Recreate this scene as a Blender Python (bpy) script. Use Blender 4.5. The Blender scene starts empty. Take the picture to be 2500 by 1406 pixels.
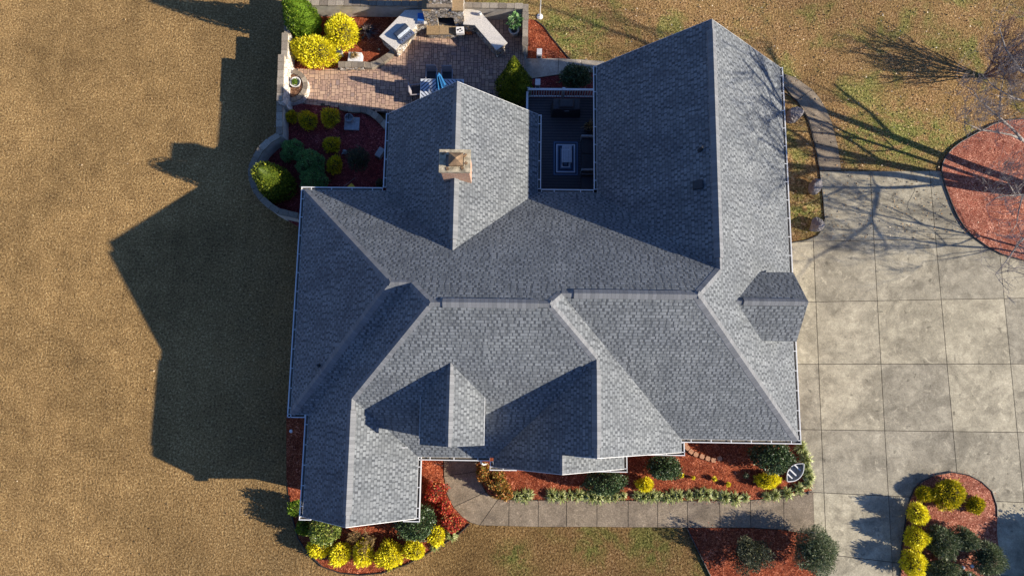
import bpy, bmesh, math, random
import numpy as np
from mathutils import Vector, Matrix
R_ = math.radians
random.seed(7)
rng = np.random.default_rng(11)
sc = bpy.context.scene
col = sc.collection

# ---------------------------------------------------------------- camera, sky, sun, exposure
CAM_F, CAM_Z = 1734.0, 34.0
TH, PH, YAW = R_(9.03545), R_(0.65279), R_(0.77577)
cd = bpy.data.cameras.new("camera")
cam = bpy.data.objects.new("camera", cd)
col.objects.link(cam)
cam.location = (0, 0, CAM_Z)
cam.rotation_mode = 'XYZ'
cam.rotation_euler = (TH, PH, YAW)
cd.sensor_fit = 'HORIZONTAL'
cd.sensor_width = 36.0
cd.lens = 36.0 * CAM_F / 2500.0
cd.clip_end = 2000
sc.camera = cam
MC = cam.rotation_euler.to_matrix()

SUN_EL, SUN_AZ = R_(26.8), R_(101.5)
w = bpy.data.worlds.new("World")
sc.world = w
w.use_nodes = True
wn = w.node_tree
sky = wn.nodes.new('ShaderNodeTexSky')
sky.sky_type = 'NISHITA'
sky.sun_disc = False
sky.sun_elevation = SUN_EL
sky.sun_rotation = SUN_AZ
tint = wn.nodes.new('ShaderNodeMix'); tint.data_type = 'RGBA'; tint.blend_type = 'MULTIPLY'; tint.inputs[0].default_value = 1.0
tint.inputs[7].default_value = (0.86, 0.905, 1.16, 1)      # deep, clear winter sky
wn.links.new(sky.outputs[0], tint.inputs[6])
wn.links.new(tint.outputs[2], wn.nodes['Background'].inputs[0])
wn.nodes['Background'].inputs[1].default_value = 0.075
sky.dust_density = 0.2
sky.ozone_density = 6.0
sky.air_density = 1.3
sd = bpy.data.lights.new("sun", 'SUN')
sd.energy = 5.0
sd.angle = R_(0.53)
sd.color = (1.0, 0.905, 0.76)
sun = bpy.data.objects.new("sun", sd)
col.objects.link(sun)
sv = Vector((math.sin(SUN_AZ) * math.cos(SUN_EL), math.cos(SUN_AZ) * math.cos(SUN_EL), math.sin(SUN_EL)))
sun.rotation_euler = sv.to_track_quat('Z', 'Y').to_euler()
sun.location = sv * 60
sc.view_settings.view_transform = 'Standard'
sc.view_settings.look = 'None'
sc.view_settings.exposure = 0.95
sc.view_settings.gamma = 1.0

# ---------------------------------------------------------------- helpers
def G(px, py, z=0.0):
    """map a survey point of the photograph (2500 x 1406) to the world at height z"""
    d = MC @ Vector(((px - 1250) / CAM_F, -(py - 703) / CAM_F, -1.0))
    t = (z - CAM_Z) / d.z
    return Vector((d.x * t, d.y * t, z))
def G2(px, py, z=0.0):
    p = G(px, py, z)
    return (p.x, p.y)

class MB:
    def __init__(s):
        s.v = []; s.f = []; s.m = []; s.uv = {}
    def add(s, vs, fs, mi=0):
        o = len(s.v)
        s.v += [tuple(v) for v in vs]
        for f in fs:
            s.f.append(tuple(i + o for i in f)); s.m.append(mi)
    def box(s, c, d, rz=0.0, mi=0, taper=1.0, rx=0.0):
        hx, hy, hz = d[0] / 2, d[1] / 2, d[2] / 2
        M = Matrix.Rotation(rz, 3, 'Z') @ Matrix.Rotation(rx, 3, 'X')
        vs = []
        for z in (-1, 1):
            k = taper if z > 0 else 1.0
            for x, y in ((-1, -1), (1, -1), (1, 1), (-1, 1)):
                vs.append(M @ Vector((x * hx * k, y * hy * k, z * hz)) + Vector(c))
        s.add(vs, [(3, 2, 1, 0), (4, 5, 6, 7), (0, 1, 5, 4), (1, 2, 6, 5), (2, 3, 7, 6), (3, 0, 4, 7)], mi)
    def prism(s, poly, z0, z1, mi=0, side=None):
        a = sum(poly[i][0] * poly[(i + 1) % len(poly)][1] - poly[(i + 1) % len(poly)][0] * poly[i][1] for i in range(len(poly)))
        if a < 0: poly = poly[::-1]
        n = len(poly)
        vs = [(p[0], p[1], z0) for p in poly] + [(p[0], p[1], z1) for p in poly]
        s.add(vs, [tuple(range(n, 2 * n)), tuple(range(n - 1, -1, -1))], mi)
        s.add(vs, [(i, (i + 1) % n, n + (i + 1) % n, n + i) for i in range(n)], mi if side is None else side)
    def tube(s, pts, rad, n=6, mi=0, cap=True):
        pts = [Vector(p) for p in pts]
        if not isinstance(rad, (list, tuple)): rad = [rad] * len(pts)
        o = len(s.v); k = len(pts)
        for i, p in enumerate(pts):
            t = (pts[min(i + 1, k - 1)] - pts[max(i - 1, 0)]).normalized()
            a = Vector((0, 0, 1)) if abs(t.z) < 0.9 else Vector((1, 0, 0))
            u = t.cross(a).normalized(); v = t.cross(u)
            for j in range(n):
                an = 2 * math.pi * j / n
                s.v.append(tuple(p + (u * math.cos(an) + v * math.sin(an)) * rad[i]))
        for i in range(k - 1):
            for j in range(n):
                s.f.append((o + i * n + j, o + i * n + (j + 1) % n, o + (i + 1) * n + (j + 1) % n, o + (i + 1) * n + j)); s.m.append(mi)
        if cap:
            s.f.append(tuple(o + j for j in range(n))[::-1]); s.m.append(mi)
            s.f.append(tuple(o + (k - 1) * n + j for j in range(n))); s.m.append(mi)
    def lathe(s, prof, n=20, c=(0, 0, 0), mi=0):
        o = len(s.v); k = len(prof)
        for r, z in prof:
            for j in range(n):
                a = 2 * math.pi * j / n
                s.v.append((c[0] + r * math.cos(a), c[1] + r * math.sin(a), c[2] + z))
        for i in range(k - 1):
            for j in range(n):
                s.f.append((o + i * n + j, o + i * n + (j + 1) % n, o + (i + 1) * n + (j + 1) % n, o + (i + 1) * n + j)); s.m.append(mi)
        s.f.append(tuple(o + j for j in range(n))[::-1]); s.m.append(mi)
        s.f.append(tuple(o + (k - 1) * n + j for j in range(n))); s.m.append(mi)
    def build(s, name, mats, parent=None, loc=None, rz=0.0, smooth=False, off=None, bevel=0.0):
        me = bpy.data.meshes.new(name)
        vs = s.v
        if off is not None:
            vs = [(a - off[0], b - off[1], c - off[2]) for a, b, c in vs]
        me.from_pydata(vs, [], s.f)
        if not isinstance(mats, (list, tuple)): mats = [mats]
        for m in mats: me.materials.append(m)
        me.polygons.foreach_set('material_index', s.m)
        if smooth: me.polygons.foreach_set('use_smooth', [True] * len(s.f))
        me.update()
        if bevel:
            bm = bmesh.new(); bm.from_mesh(me)
            bmesh.ops.remove_doubles(bm, verts=bm.verts, dist=1e-5)
            bmesh.ops.bevel(bm, geom=bm.edges[:], offset=bevel, segments=2, affect='EDGES', profile=0.6)
            bm.to_mesh(me); bm.free()
        o = bpy.data.objects.new(name, me)
        col.objects.link(o)
        if parent: o.parent = parent
        if loc is not None: o.location = loc
        o.rotation_euler.z = rz
        return o

def tag(o, label, cat, group=None):
    o['label'] = label; o['category'] = cat
    if group: o['group'] = group
    return o
def thing(name, label, cat, loc=(0, 0, 0), rz=0.0, group=None):
    o = bpy.data.objects.new(name, None)
    o.empty_display_size = 0.2
    col.objects.link(o)
    o.location = loc; o.rotation_euler.z = rz
    return tag(o, label, cat, group)
def struct(o, kind='structure'):
    o['kind'] = kind
    return o
def copy_tree(o, parent=None):
    c = o.copy(); col.objects.link(c); c.parent = parent
    for ch in [k for k in bpy.data.objects if k.parent == o]:
        copy_tree(ch, c)
    return c

# ---------------------------------------------------------------- materials
def mat(name):
    m = bpy.data.materials.new(name); m.use_nodes = True
    nt = m.node_tree
    return m, nt, nt.nodes['Principled BSDF']
def nd(nt, t, **kw):
    n = nt.nodes.new(t)
    for k, v in kw.items():
        if k.startswith('i_'):
            key = k[2:]
            n.inputs[int(key) if key.isdigit() else key].default_value = v
        else: setattr(n, k, v)
    return n
def ramp(nt, fac, stops, interp='LINEAR'):
    r = nt.nodes.new('ShaderNodeValToRGB')
    r.color_ramp.interpolation = interp
    while len(r.color_ramp.elements) < len(stops): r.color_ramp.elements.new(0.5)
    for e, (p, c) in zip(r.color_ramp.elements, stops):
        e.position = p; e.color = (c[0], c[1], c[2], 1)
    nt.links.new(fac, r.inputs[0])
    return r.outputs[0]
def noise(nt, co, scale, detail=4, rough=0.55, dist=0.0):
    n = nd(nt, 'ShaderNodeTexNoise', i_Scale=scale, i_Detail=detail, i_Roughness=rough, i_Distortion=dist)
    nt.links.new(co, n.inputs['Vector'])
    return n.outputs['Fac']
def mixc(nt, fac, a, b, mode='MIX'):
    n = nt.nodes.new('ShaderNodeMix'); n.data_type = 'RGBA'; n.blend_type = mode
    for i, v in ((0, fac), (6, a), (7, b)):
        if isinstance(v, (int, float)): n.inputs[i].default_value = v
        elif isinstance(v, tuple): n.inputs[i].default_value = (v[0], v[1], v[2], 1)
        else: nt.links.new(v, n.inputs[i])
    return n.outputs[2]
def mth(nt, op, a, b=None, c=None):
    n = nt.nodes.new('ShaderNodeMath'); n.operation = op
    for i, v in enumerate((a, b, c)):
        if v is None: continue
        if isinstance(v, (int, float)): n.inputs[i].default_value = v
        else: nt.links.new(v, n.inputs[i])
    return n.outputs[0]
def smooth(nt, x, a, b):
    n = nt.nodes.new('ShaderNodeMapRange'); n.interpolation_type = 'SMOOTHSTEP'
    n.inputs[1].default_value = a; n.inputs[2].default_value = b
    nt.links.new(x, n.inputs[0])
    return n.outputs[0]
def bump(nt, b, h, dist=0.02, strength=1.0):
    n = nd(nt, 'ShaderNodeBump', i_Strength=strength, i_Distance=dist)
    nt.links.new(h, n.inputs['Height'])
    nt.links.new(n.outputs[0], b.inputs['Normal'])
    return n
def wpos(nt):
    return nd(nt, 'ShaderNodeNewGeometry').outputs['Position']

def simple(name, c, rough=0.7, metal=0.0, var=0.25, scale=9.0, bmp=0.004):
    m, nt, b = mat(name)
    co = nd(nt, 'ShaderNodeTexCoord').outputs['Object']
    n1 = noise(nt, co, scale, 5)
    lo = tuple(x * (1 - var) for x in c); hi = tuple(min(1, x * (1 + var)) for x in c)
    nt.links.new(ramp(nt, n1, [(0.3, lo), (0.7, hi)]), b.inputs['Base Color'])
    b.inputs['Roughness'].default_value = rough
    b.inputs['Metallic'].default_value = metal
    if bmp: bump(nt, b, noise(nt, co, scale * 6, 3), bmp)
    return m

def island_mat(name, stops, rough=0.75, spec=0.3, grain=60.0, bmp=0.006, transl=0.0):
    """colour drawn per loose piece (leaf, paver, stone)"""
    m, nt, b = mat(name)
    g = nd(nt, 'ShaderNodeNewGeometry')
    c = ramp(nt, g.outputs['Random Per Island'], stops)
    if grain:
        n = noise(nt, g.outputs['Position'], grain, 4)
        c = mixc(nt, 1.0, c, ramp(nt, n, [(0.3, (0.72, 0.72, 0.72)), (0.7, (1.2, 1.2, 1.2))]), 'MULTIPLY')
        bump(nt, b, n, bmp)
    nt.links.new(c, b.inputs['Base Color'])
    b.inputs['Roughness'].default_value = rough
    b.inputs['Specular IOR Level'].default_value = spec
    if transl:
        tr = nd(nt, 'ShaderNodeBsdfTranslucent'); nt.links.new(c, tr.inputs[0])
        mx = nd(nt, 'ShaderNodeMixShader'); mx.inputs[0].default_value = transl
        nt.links.new(b.outputs[0], mx.inputs[1]); nt.links.new(tr.outputs[0], mx.inputs[2])
        nt.links.new(mx.outputs[0], nt.nodes['Material Output'].inputs[0])
    return m

def lawn_mat():
    m, nt, b = mat("dormant_lawn")
    p = wpos(nt)
    fine = noise(nt, p, 11.0, 3, 0.72, 0.4)
    fine2 = noise(nt, p, 21.0, 2, 0.6)
    mid = noise(nt, p, 1.1, 5, 0.6)
    big = noise(nt, p, 0.16, 4, 0.6, 0.4)
    straw = ramp(nt, fine, [(0.32, (0.095, 0.056, 0.022)), (0.45, (0.230, 0.142, 0.056)), (0.57, (0.350, 0.226, 0.094)), (0.70, (0.56, 0.40, 0.19))])
    leafy = ramp(nt, fine, [(0.32, (0.050, 0.026, 0.012)), (0.46, (0.195, 0.110, 0.046)), (0.57, (0.325, 0.205, 0.092)), (0.70, (0.56, 0.40, 0.23))])
    green = ramp(nt, fine, [(0.36, (0.035, 0.050, 0.010)), (0.5, (0.14, 0.165, 0.038)), (0.64, (0.34, 0.34, 0.11))])
    sx = nd(nt, 'ShaderNodeSeparateXYZ'); nt.links.new(p, sx.inputs[0])
    east = smooth(nt, sx.outputs['X'], -2.0, 4.0)
    c = mixc(nt, mth(nt, 'MULTIPLY', east, smooth(nt, mid, 0.40, 0.62)), straw, leafy)
    # green tufts: on the right-hand lawns mostly
    gp = mth(nt, 'MULTIPLY', smooth(nt, noise(nt, p, 0.42, 5, 0.65, 0.5), 0.49, 0.66), east)
    c = mixc(nt, mth(nt, 'MULTIPLY', gp, 0.75), c, green)
    for (gx, gy, gr) in [(1395, 105, 2.6), (1450, 60, 1.2), (1345, 60, 1.0), (2185, 335, 3.0), (2290, 330, 1.6), (2100, 330, 1.3), (1960, 520, 2.0), (1255, 1365, 1.3), (1440, 1340, 1.0), (1600, 1340, 1.6), (1230, 10, 2.0), (2050, 1100, .5)]:
        q = G(gx, gy, 0)
        vd = nd(nt, 'ShaderNodeVectorMath', operation='DISTANCE'); nt.links.new(p, vd.inputs[0]); vd.inputs[1].default_value = tuple(q)
        k = mth(nt, 'ADD', mth(nt, 'DIVIDE', vd.outputs['Value'], gr), mth(nt, 'MULTIPLY', mid, 1.3))
        c = mixc(nt, mth(nt, 'MULTIPLY', mth(nt, 'SUBTRACT', 1.0, smooth(nt, k, 0.6, 1.7)), mth(nt, 'MULTIPLY', smooth(nt, noise(nt, p, 2.3, 4, 0.65, 0.6), 0.33, 0.58), 0.95)), c, green)
    # the strip in front of the house is browner
    fr = mth(nt, 'MULTIPLY', mth(nt, 'SUBTRACT', 1.0, smooth(nt, sx.outputs['Y'], -6.0, -4.5)), smooth(nt, sx.outputs['X'], -5.5, -3.0))
    c = mixc(nt, mth(nt, 'MULTIPLY', fr, 0.7), c, mixc(nt, 1.0, c, (0.48, 0.46, 0.42), 'MULTIPLY'))
    # west lawn: house shadow deepened by a darker, bluer grass colour
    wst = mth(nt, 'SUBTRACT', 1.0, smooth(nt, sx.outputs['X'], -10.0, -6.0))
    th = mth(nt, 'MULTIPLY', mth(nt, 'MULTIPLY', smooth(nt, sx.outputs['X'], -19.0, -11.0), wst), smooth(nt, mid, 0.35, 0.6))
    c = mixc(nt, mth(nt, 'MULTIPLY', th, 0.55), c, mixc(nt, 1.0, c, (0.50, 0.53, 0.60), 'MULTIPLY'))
    c = mixc(nt, 1.0, c, ramp(nt, big, [(0.32, (0.74, 0.73, 0.72)), (0.66, (1.16, 1.14, 1.12))]), 'MULTIPLY')
    c = mixc(nt, 1.0, c, ramp(nt, mid, [(0.3, (0.78, 0.76, 0.75)), (0.7, (1.16, 1.15, 1.13))]), 'MULTIPLY')
    # faint mower passes running north to south
    mw = mth(nt, 'SINE', mth(nt, 'ADD', mth(nt, 'MULTIPLY', sx.outputs['X'], 5.6), mth(nt, 'MULTIPLY', noise(nt, p, 0.25, 2), 3.0)))
    mw = mth(nt, 'MULTIPLY', smooth(nt, mw, -0.6, 0.6), smooth(nt, noise(nt, p, 0.5, 3), 0.4, 0.6))
    c = mixc(nt, mth(nt, 'MULTIPLY', mw, 0.22), c, mixc(nt, 1.0, c, (0.66, 0.65, 0.64), 'MULTIPLY'))
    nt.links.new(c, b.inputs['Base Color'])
    b.inputs['Roughness'].default_value = 0.95
    b.inputs['Specular IOR Level'].default_value = 0.1
    bump(nt, b, mth(nt, 'ADD', fine, mth(nt, 'MULTIPLY', fine2, 0.4)), 0.12, 0.8)
    return m

def mulch_mat(name, a, bcol, c2):
    m, nt, b = mat(name)
    p = wpos(nt)
    v = nd(nt, 'ShaderNodeTexVoronoi', i_Scale=17.0, i_Randomness=1.0)
    mp = nd(nt, 'ShaderNodeMapping'); mp.inputs['Scale'].default_value = (1, 1, 0.3)
    wn_ = nd(nt, 'ShaderNodeTexNoise', i_Scale=6.0); nt.links.new(p, wn_.inputs['Vector'])
    va = nd(nt, 'ShaderNodeVectorMath', operation='ADD'); nt.links.new(p, va.inputs[0]); nt.links.new(wn_.outputs['Color'], va.inputs[1])
    nt.links.new(va.outputs[0], mp.inputs[0]); nt.links.new(mp.outputs[0], v.inputs['Vector'])
    sp = nd(nt, 'ShaderNodeSeparateColor'); nt.links.new(v.outputs['Color'], sp.inputs[0])
    c = ramp(nt, sp.outputs[0], [(0.0, a), (0.55, bcol), (0.9, c2), (1.0, tuple(min(1, x * 1.6 + 0.08) for x in c2))])
    c = mixc(nt, 1.0, c, ramp(nt, noise(nt, p, 0.8, 4), [(0.3, (0.75, 0.72, 0.72)), (0.7, (1.2, 1.2, 1.15))]), 'MULTIPLY')
    nt.links.new(c, b.inputs['Base Color'])
    b.inputs['Roughness'].default_value = 0.9
    b.inputs['Specular IOR Level'].default_value = 0.15
    bump(nt, b, mth(nt, 'ADD', sp.outputs[1], noise(nt, p, 40.0, 2)), 0.05, 0.8)
    return m

def concrete_mat(name, c0, stain, aggregate=0.3):
    m, nt, b = mat(name)
    p = wpos(nt)
    g = nd(nt, 'ShaderNodeNewGeometry').outputs['Random Per Island']
    big = noise(nt, p, 0.35, 6, 0.62, 0.8)
    mid = noise(nt, p, 2.2, 6, 0.65, 0.5)
    fin = noise(nt, p, 17.0, 4, 0.7)
    c = ramp(nt, big, [(0.28, tuple(x * 0.72 for x in c0)), (0.5, c0), (0.72, tuple(min(1, x * 1.22) for x in c0))])
    c = mixc(nt, mth(nt, 'MULTIPLY', smooth(nt, noise(nt, p, 0.32, 7, 0.68, 1.4), 0.47, 0.64), 0.65), c, stain)
    c = mixc(nt, mth(nt, 'MULTIPLY', smooth(nt, noise(nt, p, 1.3, 7, 0.7, 2.0), 0.56, 0.66), 0.55), c, tuple(min(1, x * 1.55) for x in c0))
    c = mixc(nt, mth(nt, 'MULTIPLY', smooth(nt, noise(nt, p, 2.6, 3, 0.5, 0.2), 0.66, 0.72), 0.55), c, tuple(x * 0.5 for x in stain))
    c = mixc(nt, 1.0, c, ramp(nt, mid, [(0.3, (0.72, 0.71, 0.70)), (0.7, (1.22, 1.22, 1.22))]), 'MULTIPLY')
    c = mixc(nt, aggregate, c, ramp(nt, fin, [(0.3, (0.35, 0.33, 0.30)), (0.5, (0.9, 0.9, 0.9)), (0.7, (1.7, 1.65, 1.55))]), 'MULTIPLY')
    c = mixc(nt, 1.0, c, ramp(nt, g, [(0.0, (0.82, 0.82, 0.84)), (1.0, (1.12, 1.11, 1.08))]), 'MULTIPLY')
    nt.links.new(c, b.inputs['Base Color'])
    b.inputs['Roughness'].default_value = 0.88
    b.inputs['Specular IOR Level'].default_value = 0.2
    bump(nt, b, fin, 0.012, 0.6)
    return m

def shingle_mat(name, tint=(1, 1, 1)):
    m, nt, b = mat(name)
    uv = nd(nt, 'ShaderNodeUVMap').outputs[0]
    s = nd(nt, 'ShaderNodeSeparateXYZ'); nt.links.new(uv, s.inputs[0])
    EXP = 0.145
    row = mth(nt, 'FLOOR', mth(nt, 'DIVIDE', s.outputs['Y'], EXP))
    fv = mth(nt, 'FRACT', mth(nt, 'DIVIDE', s.outputs['Y'], EXP))
    wr = nd(nt, 'ShaderNodeTexWhiteNoise', noise_dimensions='1D'); nt.links.new(row, wr.inputs['W'])
    uo = mth(nt, 'ADD', mth(nt, 'DIVIDE', s.outputs['X'], 0.27), mth(nt, 'ADD', mth(nt, 'MULTIPLY', row, 0.5), mth(nt, 'MULTIPLY', wr.outputs[0], 0.35)))
    cell = mth(nt, 'FLOOR', uo); fu = mth(nt, 'FRACT', uo)
    cv = nd(nt, 'ShaderNodeCombineXYZ'); nt.links.new(cell, cv.inputs[0]); nt.links.new(row, cv.inputs[1])
    wc = nd(nt, 'ShaderNodeTexWhiteNoise', noise_dimensions='2D'); nt.links.new(cv.outputs[0], wc.inputs['Vector'])
    r = wc.outputs[0]
    sc_ = nd(nt, 'ShaderNodeSeparateColor'); nt.links.new(wc.outputs[1], sc_.inputs[0])
    # one recessed darker slot per cell, its place and width drawn per cell
    half = mth(nt, 'ADD', mth(nt, 'MULTIPLY', sc_.outputs[1], 0.15), 0.07)
    mid_ = mth(nt, 'ADD', mth(nt, 'MULTIPLY', sc_.outputs[2], 0.36), 0.32)
    du = mth(nt, 'SUBTRACT', mth(nt, 'ABSOLUTE', mth(nt, 'SUBTRACT', fu, mid_)), half)
    tab = smooth(nt, du, -0.03, 0.03)
    lite = ramp(nt, r, [(0.0, (0.115, 0.124, 0.131)), (0.5, (0.145, 0.156, 0.164)), (1.0, (0.188, 0.200, 0.209))])
    dark = ramp(nt, r, [(0.0, (0.092, 0.100, 0.107)), (1.0, (0.058, 0.064, 0.071))])
    base = mixc(nt, tab, dark, lite)
    p = wpos(nt)
    c = mixc(nt, 1.0, base, ramp(nt, noise(nt, p, 60.0, 2), [(0.3, (0.75, 0.75, 0.75)), (0.7, (1.25, 1.25, 1.25))]), 'MULTIPLY')
    c = mixc(nt, 1.0, c, ramp(nt, noise(nt, p, 0.7, 4), [(0.3, (0.84, 0.85, 0.87)), (0.7, (1.12, 1.12, 1.10))]), 'MULTIPLY')
    st = nd(nt, 'ShaderNodeMapping'); st.inputs['Scale'].default_value = (1.6, 0.16, 1.0); nt.links.new(uv, st.inputs[0])
    c = mixc(nt, 1.0, c, ramp(nt, noise(nt, st.outputs[0], 1.0, 5, 0.6), [(0.3, (0.84, 0.85, 0.86)), (0.7, (1.12, 1.11, 1.10))]), 'MULTIPLY')
    # shadow line under the butt edge of each course, painted as dark colour
    e1 = mth(nt, 'SUBTRACT', 1.0, smooth(nt, fv, 0.02, 0.20))
    edge = mth(nt, 'MULTIPLY', e1, 0.75)
    c = mixc(nt, edge, c, (0.03, 0.032, 0.036))
    c = mixc(nt, 1.0, c, tint, 'MULTIPLY')
    nt.links.new(c, b.inputs['Base Color'])
    b.inputs['Roughness'].default_value = 0.82
    b.inputs['Specular IOR Level'].default_value = 0.35
    h = mth(nt, 'ADD', mth(nt, 'SUBTRACT', 1.0, fv), mth(nt, 'MULTIPLY', tab, 0.7))
    bump(nt, b, h, 0.014, 0.8)
    return m

def cap_mat():
    m, nt, b = mat("ridge_cap_shingle")
    uv = nd(nt, 'ShaderNodeUVMap').outputs[0]
    s = nd(nt, 'ShaderNodeSeparateXYZ'); nt.links.new(uv, s.inputs[0])
    q = mth(nt, 'DIVIDE', s.outputs['X'], 0.15)
    wr = nd(nt, 'ShaderNodeTexWhiteNoise', noise_dimensions='1D'); nt.links.new(mth(nt, 'FLOOR', q), wr.inputs['W'])
    c = ramp(nt, wr.outputs[0], [(0, (0.125, 0.130, 0.137)), (1, (0.178, 0.183, 0.19))])
    c = mixc(nt, mth(nt, 'MULTIPLY', mth(nt, 'SUBTRACT', 1.0, smooth(nt, mth(nt, 'FRACT', q), 0.03, 0.18)), 0.55), c, (0.07, 0.072, 0.078))
    c = mixc(nt, 1.0, c, ramp(nt, noise(nt, wpos(nt), 50.0, 2), [(0.3, (0.8, 0.8, 0.8)), (0.7, (1.2, 1.2, 1.2))]), 'MULTIPLY')
    nt.links.new(c, b.inputs['Base Color']); b.inputs['Roughness'].default_value = 0.85
    return m

def brick_mat():
    m, nt, b = mat("red_brick")
    co = nd(nt, 'ShaderNodeTexCoord').outputs['Object']
    s = nd(nt, 'ShaderNodeSeparateXYZ'); nt.links.new(co, s.inputs[0])
    cv = nd(nt, 'ShaderNodeCombineXYZ')
    nt.links.new(mth(nt, 'ADD', s.outputs['X'], s.outputs['Y']), cv.inputs[0]); nt.links.new(s.outputs['Z'], cv.inputs[1])
    t = nd(nt, 'ShaderNodeTexBrick', i_Scale=1.0); t.inputs['Brick Width'].default_value = 0.21; t.inputs['Row Height'].default_value = 0.075
    t.inputs['Mortar Size'].default_value = 0.008
    t.inputs['Color1'].default_value = (0.42, 0.21, 0.125, 1); t.inputs['Color2'].default_value = (0.52, 0.31, 0.20, 1); t.inputs['Mortar'].default_value = (0.50, 0.44, 0.36, 1)
    nt.links.new(cv.outputs[0], t.inputs['Vector'])
    c = mixc(nt, 1.0, t.outputs['Color'], ramp(nt, noise(nt, co, 14.0, 3), [(0.3, (0.7, 0.7, 0.7)), (0.7, (1.25, 1.2, 1.2))]), 'MULTIPLY')
    nt.links.new(c, b.inputs['Base Color']); b.inputs['Roughness'].default_value = 0.9
    bump(nt, b, mth(nt, 'SUBTRACT', 1.0, t.outputs['Fac']), 0.01)
    return m

def fieldstone_mat(name, stops, mortar, scale=5.5):
    m, nt, b = mat(name)
    p = nd(nt, 'ShaderNodeTexCoord').outputs['Object']
    wn_ = nd(nt, 'ShaderNodeTexNoise', i_Scale=5.0); nt.links.new(p, wn_.inputs['Vector'])
    va = nd(nt, 'ShaderNodeVectorMath', operation='MULTIPLY_ADD'); nt.links.new(wn_.outputs['Color'], va.inputs[0])
    va.inputs[1].default_value = (0.12, 0.12, 0.12); nt.links.new(p, va.inputs[2])
    v = nd(nt, 'ShaderNodeTexVoronoi', i_Scale=scale); nt.links.new(va.outputs[0], v.inputs['Vector'])
    v2 = nd(nt, 'ShaderNodeTexVoronoi', feature='DISTANCE_TO_EDGE', i_Scale=scale); nt.links.new(va.outputs[0], v2.inputs['Vector'])
    sp = nd(nt, 'ShaderNodeSeparateColor'); nt.links.new(v.outputs['Color'], sp.inputs[0])
    c = ramp(nt, sp.outputs[0], stops)
    c = mixc(nt, 1.0, c, ramp(nt, noise(nt, p, 22.0, 4), [(0.3, (0.7, 0.7, 0.7)), (0.7, (1.25, 1.25, 1.25))]), 'MULTIPLY')
    e = smooth(nt, v2.outputs['Distance'], 0.02, 0.09)
    c = mixc(nt, e, mortar, c)
    nt.links.new(c, b.inputs['Base Color']); b.inputs['Roughness'].default_value = 0.88
    bump(nt, b, mth(nt, 'ADD', e, mth(nt, 'MULTIPLY', sp.outputs[1], 0.5)), 0.04, 1.0)
    return m

def rug_mat():
    m, nt, b = mat("striped_rug")
    co = nd(nt, 'ShaderNodeTexCoord').outputs['Object']
    s = nd(nt, 'ShaderNodeSeparateXYZ'); nt.links.new(co, s.inputs[0])
    d = mth(nt, 'MAXIMUM', mth(nt, 'SUBTRACT', mth(nt, 'ABSOLUTE', s.outputs['X']), 0.62), mth(nt, 'SUBTRACT', mth(nt, 'ABSOLUTE', s.outputs['Y']), 0.88))
    k = mth(nt, 'ADD', mth(nt, 'DIVIDE', d, 0.62), 1.0)
    dk, bl, lt = (0.035, 0.045, 0.075), (0.12, 0.19, 0.30), (0.62, 0.66, 0.70)
    c = ramp(nt, k, [(0.0, bl), (0.12, dk), (0.24, lt), (0.33, bl), (0.43, dk), (0.58, bl), (0.66, lt), (0.74, dk), (0.86, bl), (0.94, dk)], 'CONSTANT')
    nt.links.new(c, b.inputs['Base Color']); b.inputs['Roughness'].default_value = 0.95
    bump(nt, b, noise(nt, co, 120.0, 2), 0.004)
    return m

def stripes_mat(name, c1, c2, freq, rough=0.6, axis='X', herring=False):
    m, nt, b = mat(name)
    co = nd(nt, 'ShaderNodeTexCoord').outputs['Object']
    s = nd(nt, 'ShaderNodeSeparateXYZ'); nt.links.new(co, s.inputs[0])
    q = s.outputs[axis]
    if herring:
        q = mth(nt, 'ADD', mth(nt, 'ABSOLUTE', s.outputs['X']), mth(nt, 'ABSOLUTE', s.outputs['Y']))
    f = mth(nt, 'FRACT', mth(nt, 'MULTIPLY', q, freq))
    wr = nd(nt, 'ShaderNodeTexWhiteNoise', noise_dimensions='1D'); nt.links.new(mth(nt, 'FLOOR', mth(nt, 'MULTIPLY', q, freq)), wr.inputs['W'])
    c = mixc(nt, mth(nt, 'MULTIPLY', wr.outputs[0], 0.5), c1, tuple(x * 0.7 for x in c1))
    c = mixc(nt, smooth(nt, mth(nt, 'ABSOLUTE', mth(nt, 'SUBTRACT', f, 0.5)), 0.27, 0.34), c, c2)
    c = mixc(nt, 1.0, c, ramp(nt, noise(nt, co, 20.0, 4), [(0.3, (0.8, 0.8, 0.8)), (0.7, (1.15, 1.15, 1.15))]), 'MULTIPLY')
    nt.links.new(c, b.inputs['Base Color']); b.inputs['Roughness'].default_value = rough
    return m

M = {}
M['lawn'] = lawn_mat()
M['mulch'] = mulch_mat("red_mulch", (0.070, 0.014, 0.007), (0.25, 0.050, 0.020), (0.42, 0.125, 0.055))
M['mulch_shaded'] = mulch_mat("shaded_red_mulch", (0.055, 0.010, 0.012), (0.21, 0.034, 0.036), (0.34, 0.075, 0.070))  # red mulch with the shade over its beds mixed into the colour
M['mulch_faded'] = mulch_mat("faded_red_mulch", (0.13, 0.034, 0.020), (0.34, 0.105, 0.066), (0.52, 0.24, 0.16))
M['soil'] = mulch_mat("bark_soil", (0.05, 0.025, 0.015), (0.17, 0.085, 0.05), (0.30, 0.17, 0.10))
M['drive'] = concrete_mat("driveway_concrete", (0.348, 0.314, 0.232), (0.185, 0.166, 0.124), 0.38)
M['walk'] = concrete_mat("walkway_concrete", (0.225, 0.182, 0.132), (0.15, 0.120, 0.090), 0.6)
M['walk_pale'] = concrete_mat("pale_concrete", (0.40, 0.35, 0.28), (0.28, 0.24, 0.20), 0.25)
M['joint'] = simple("joint_filler", (0.045, 0.036, 0.028), 0.95)
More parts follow.
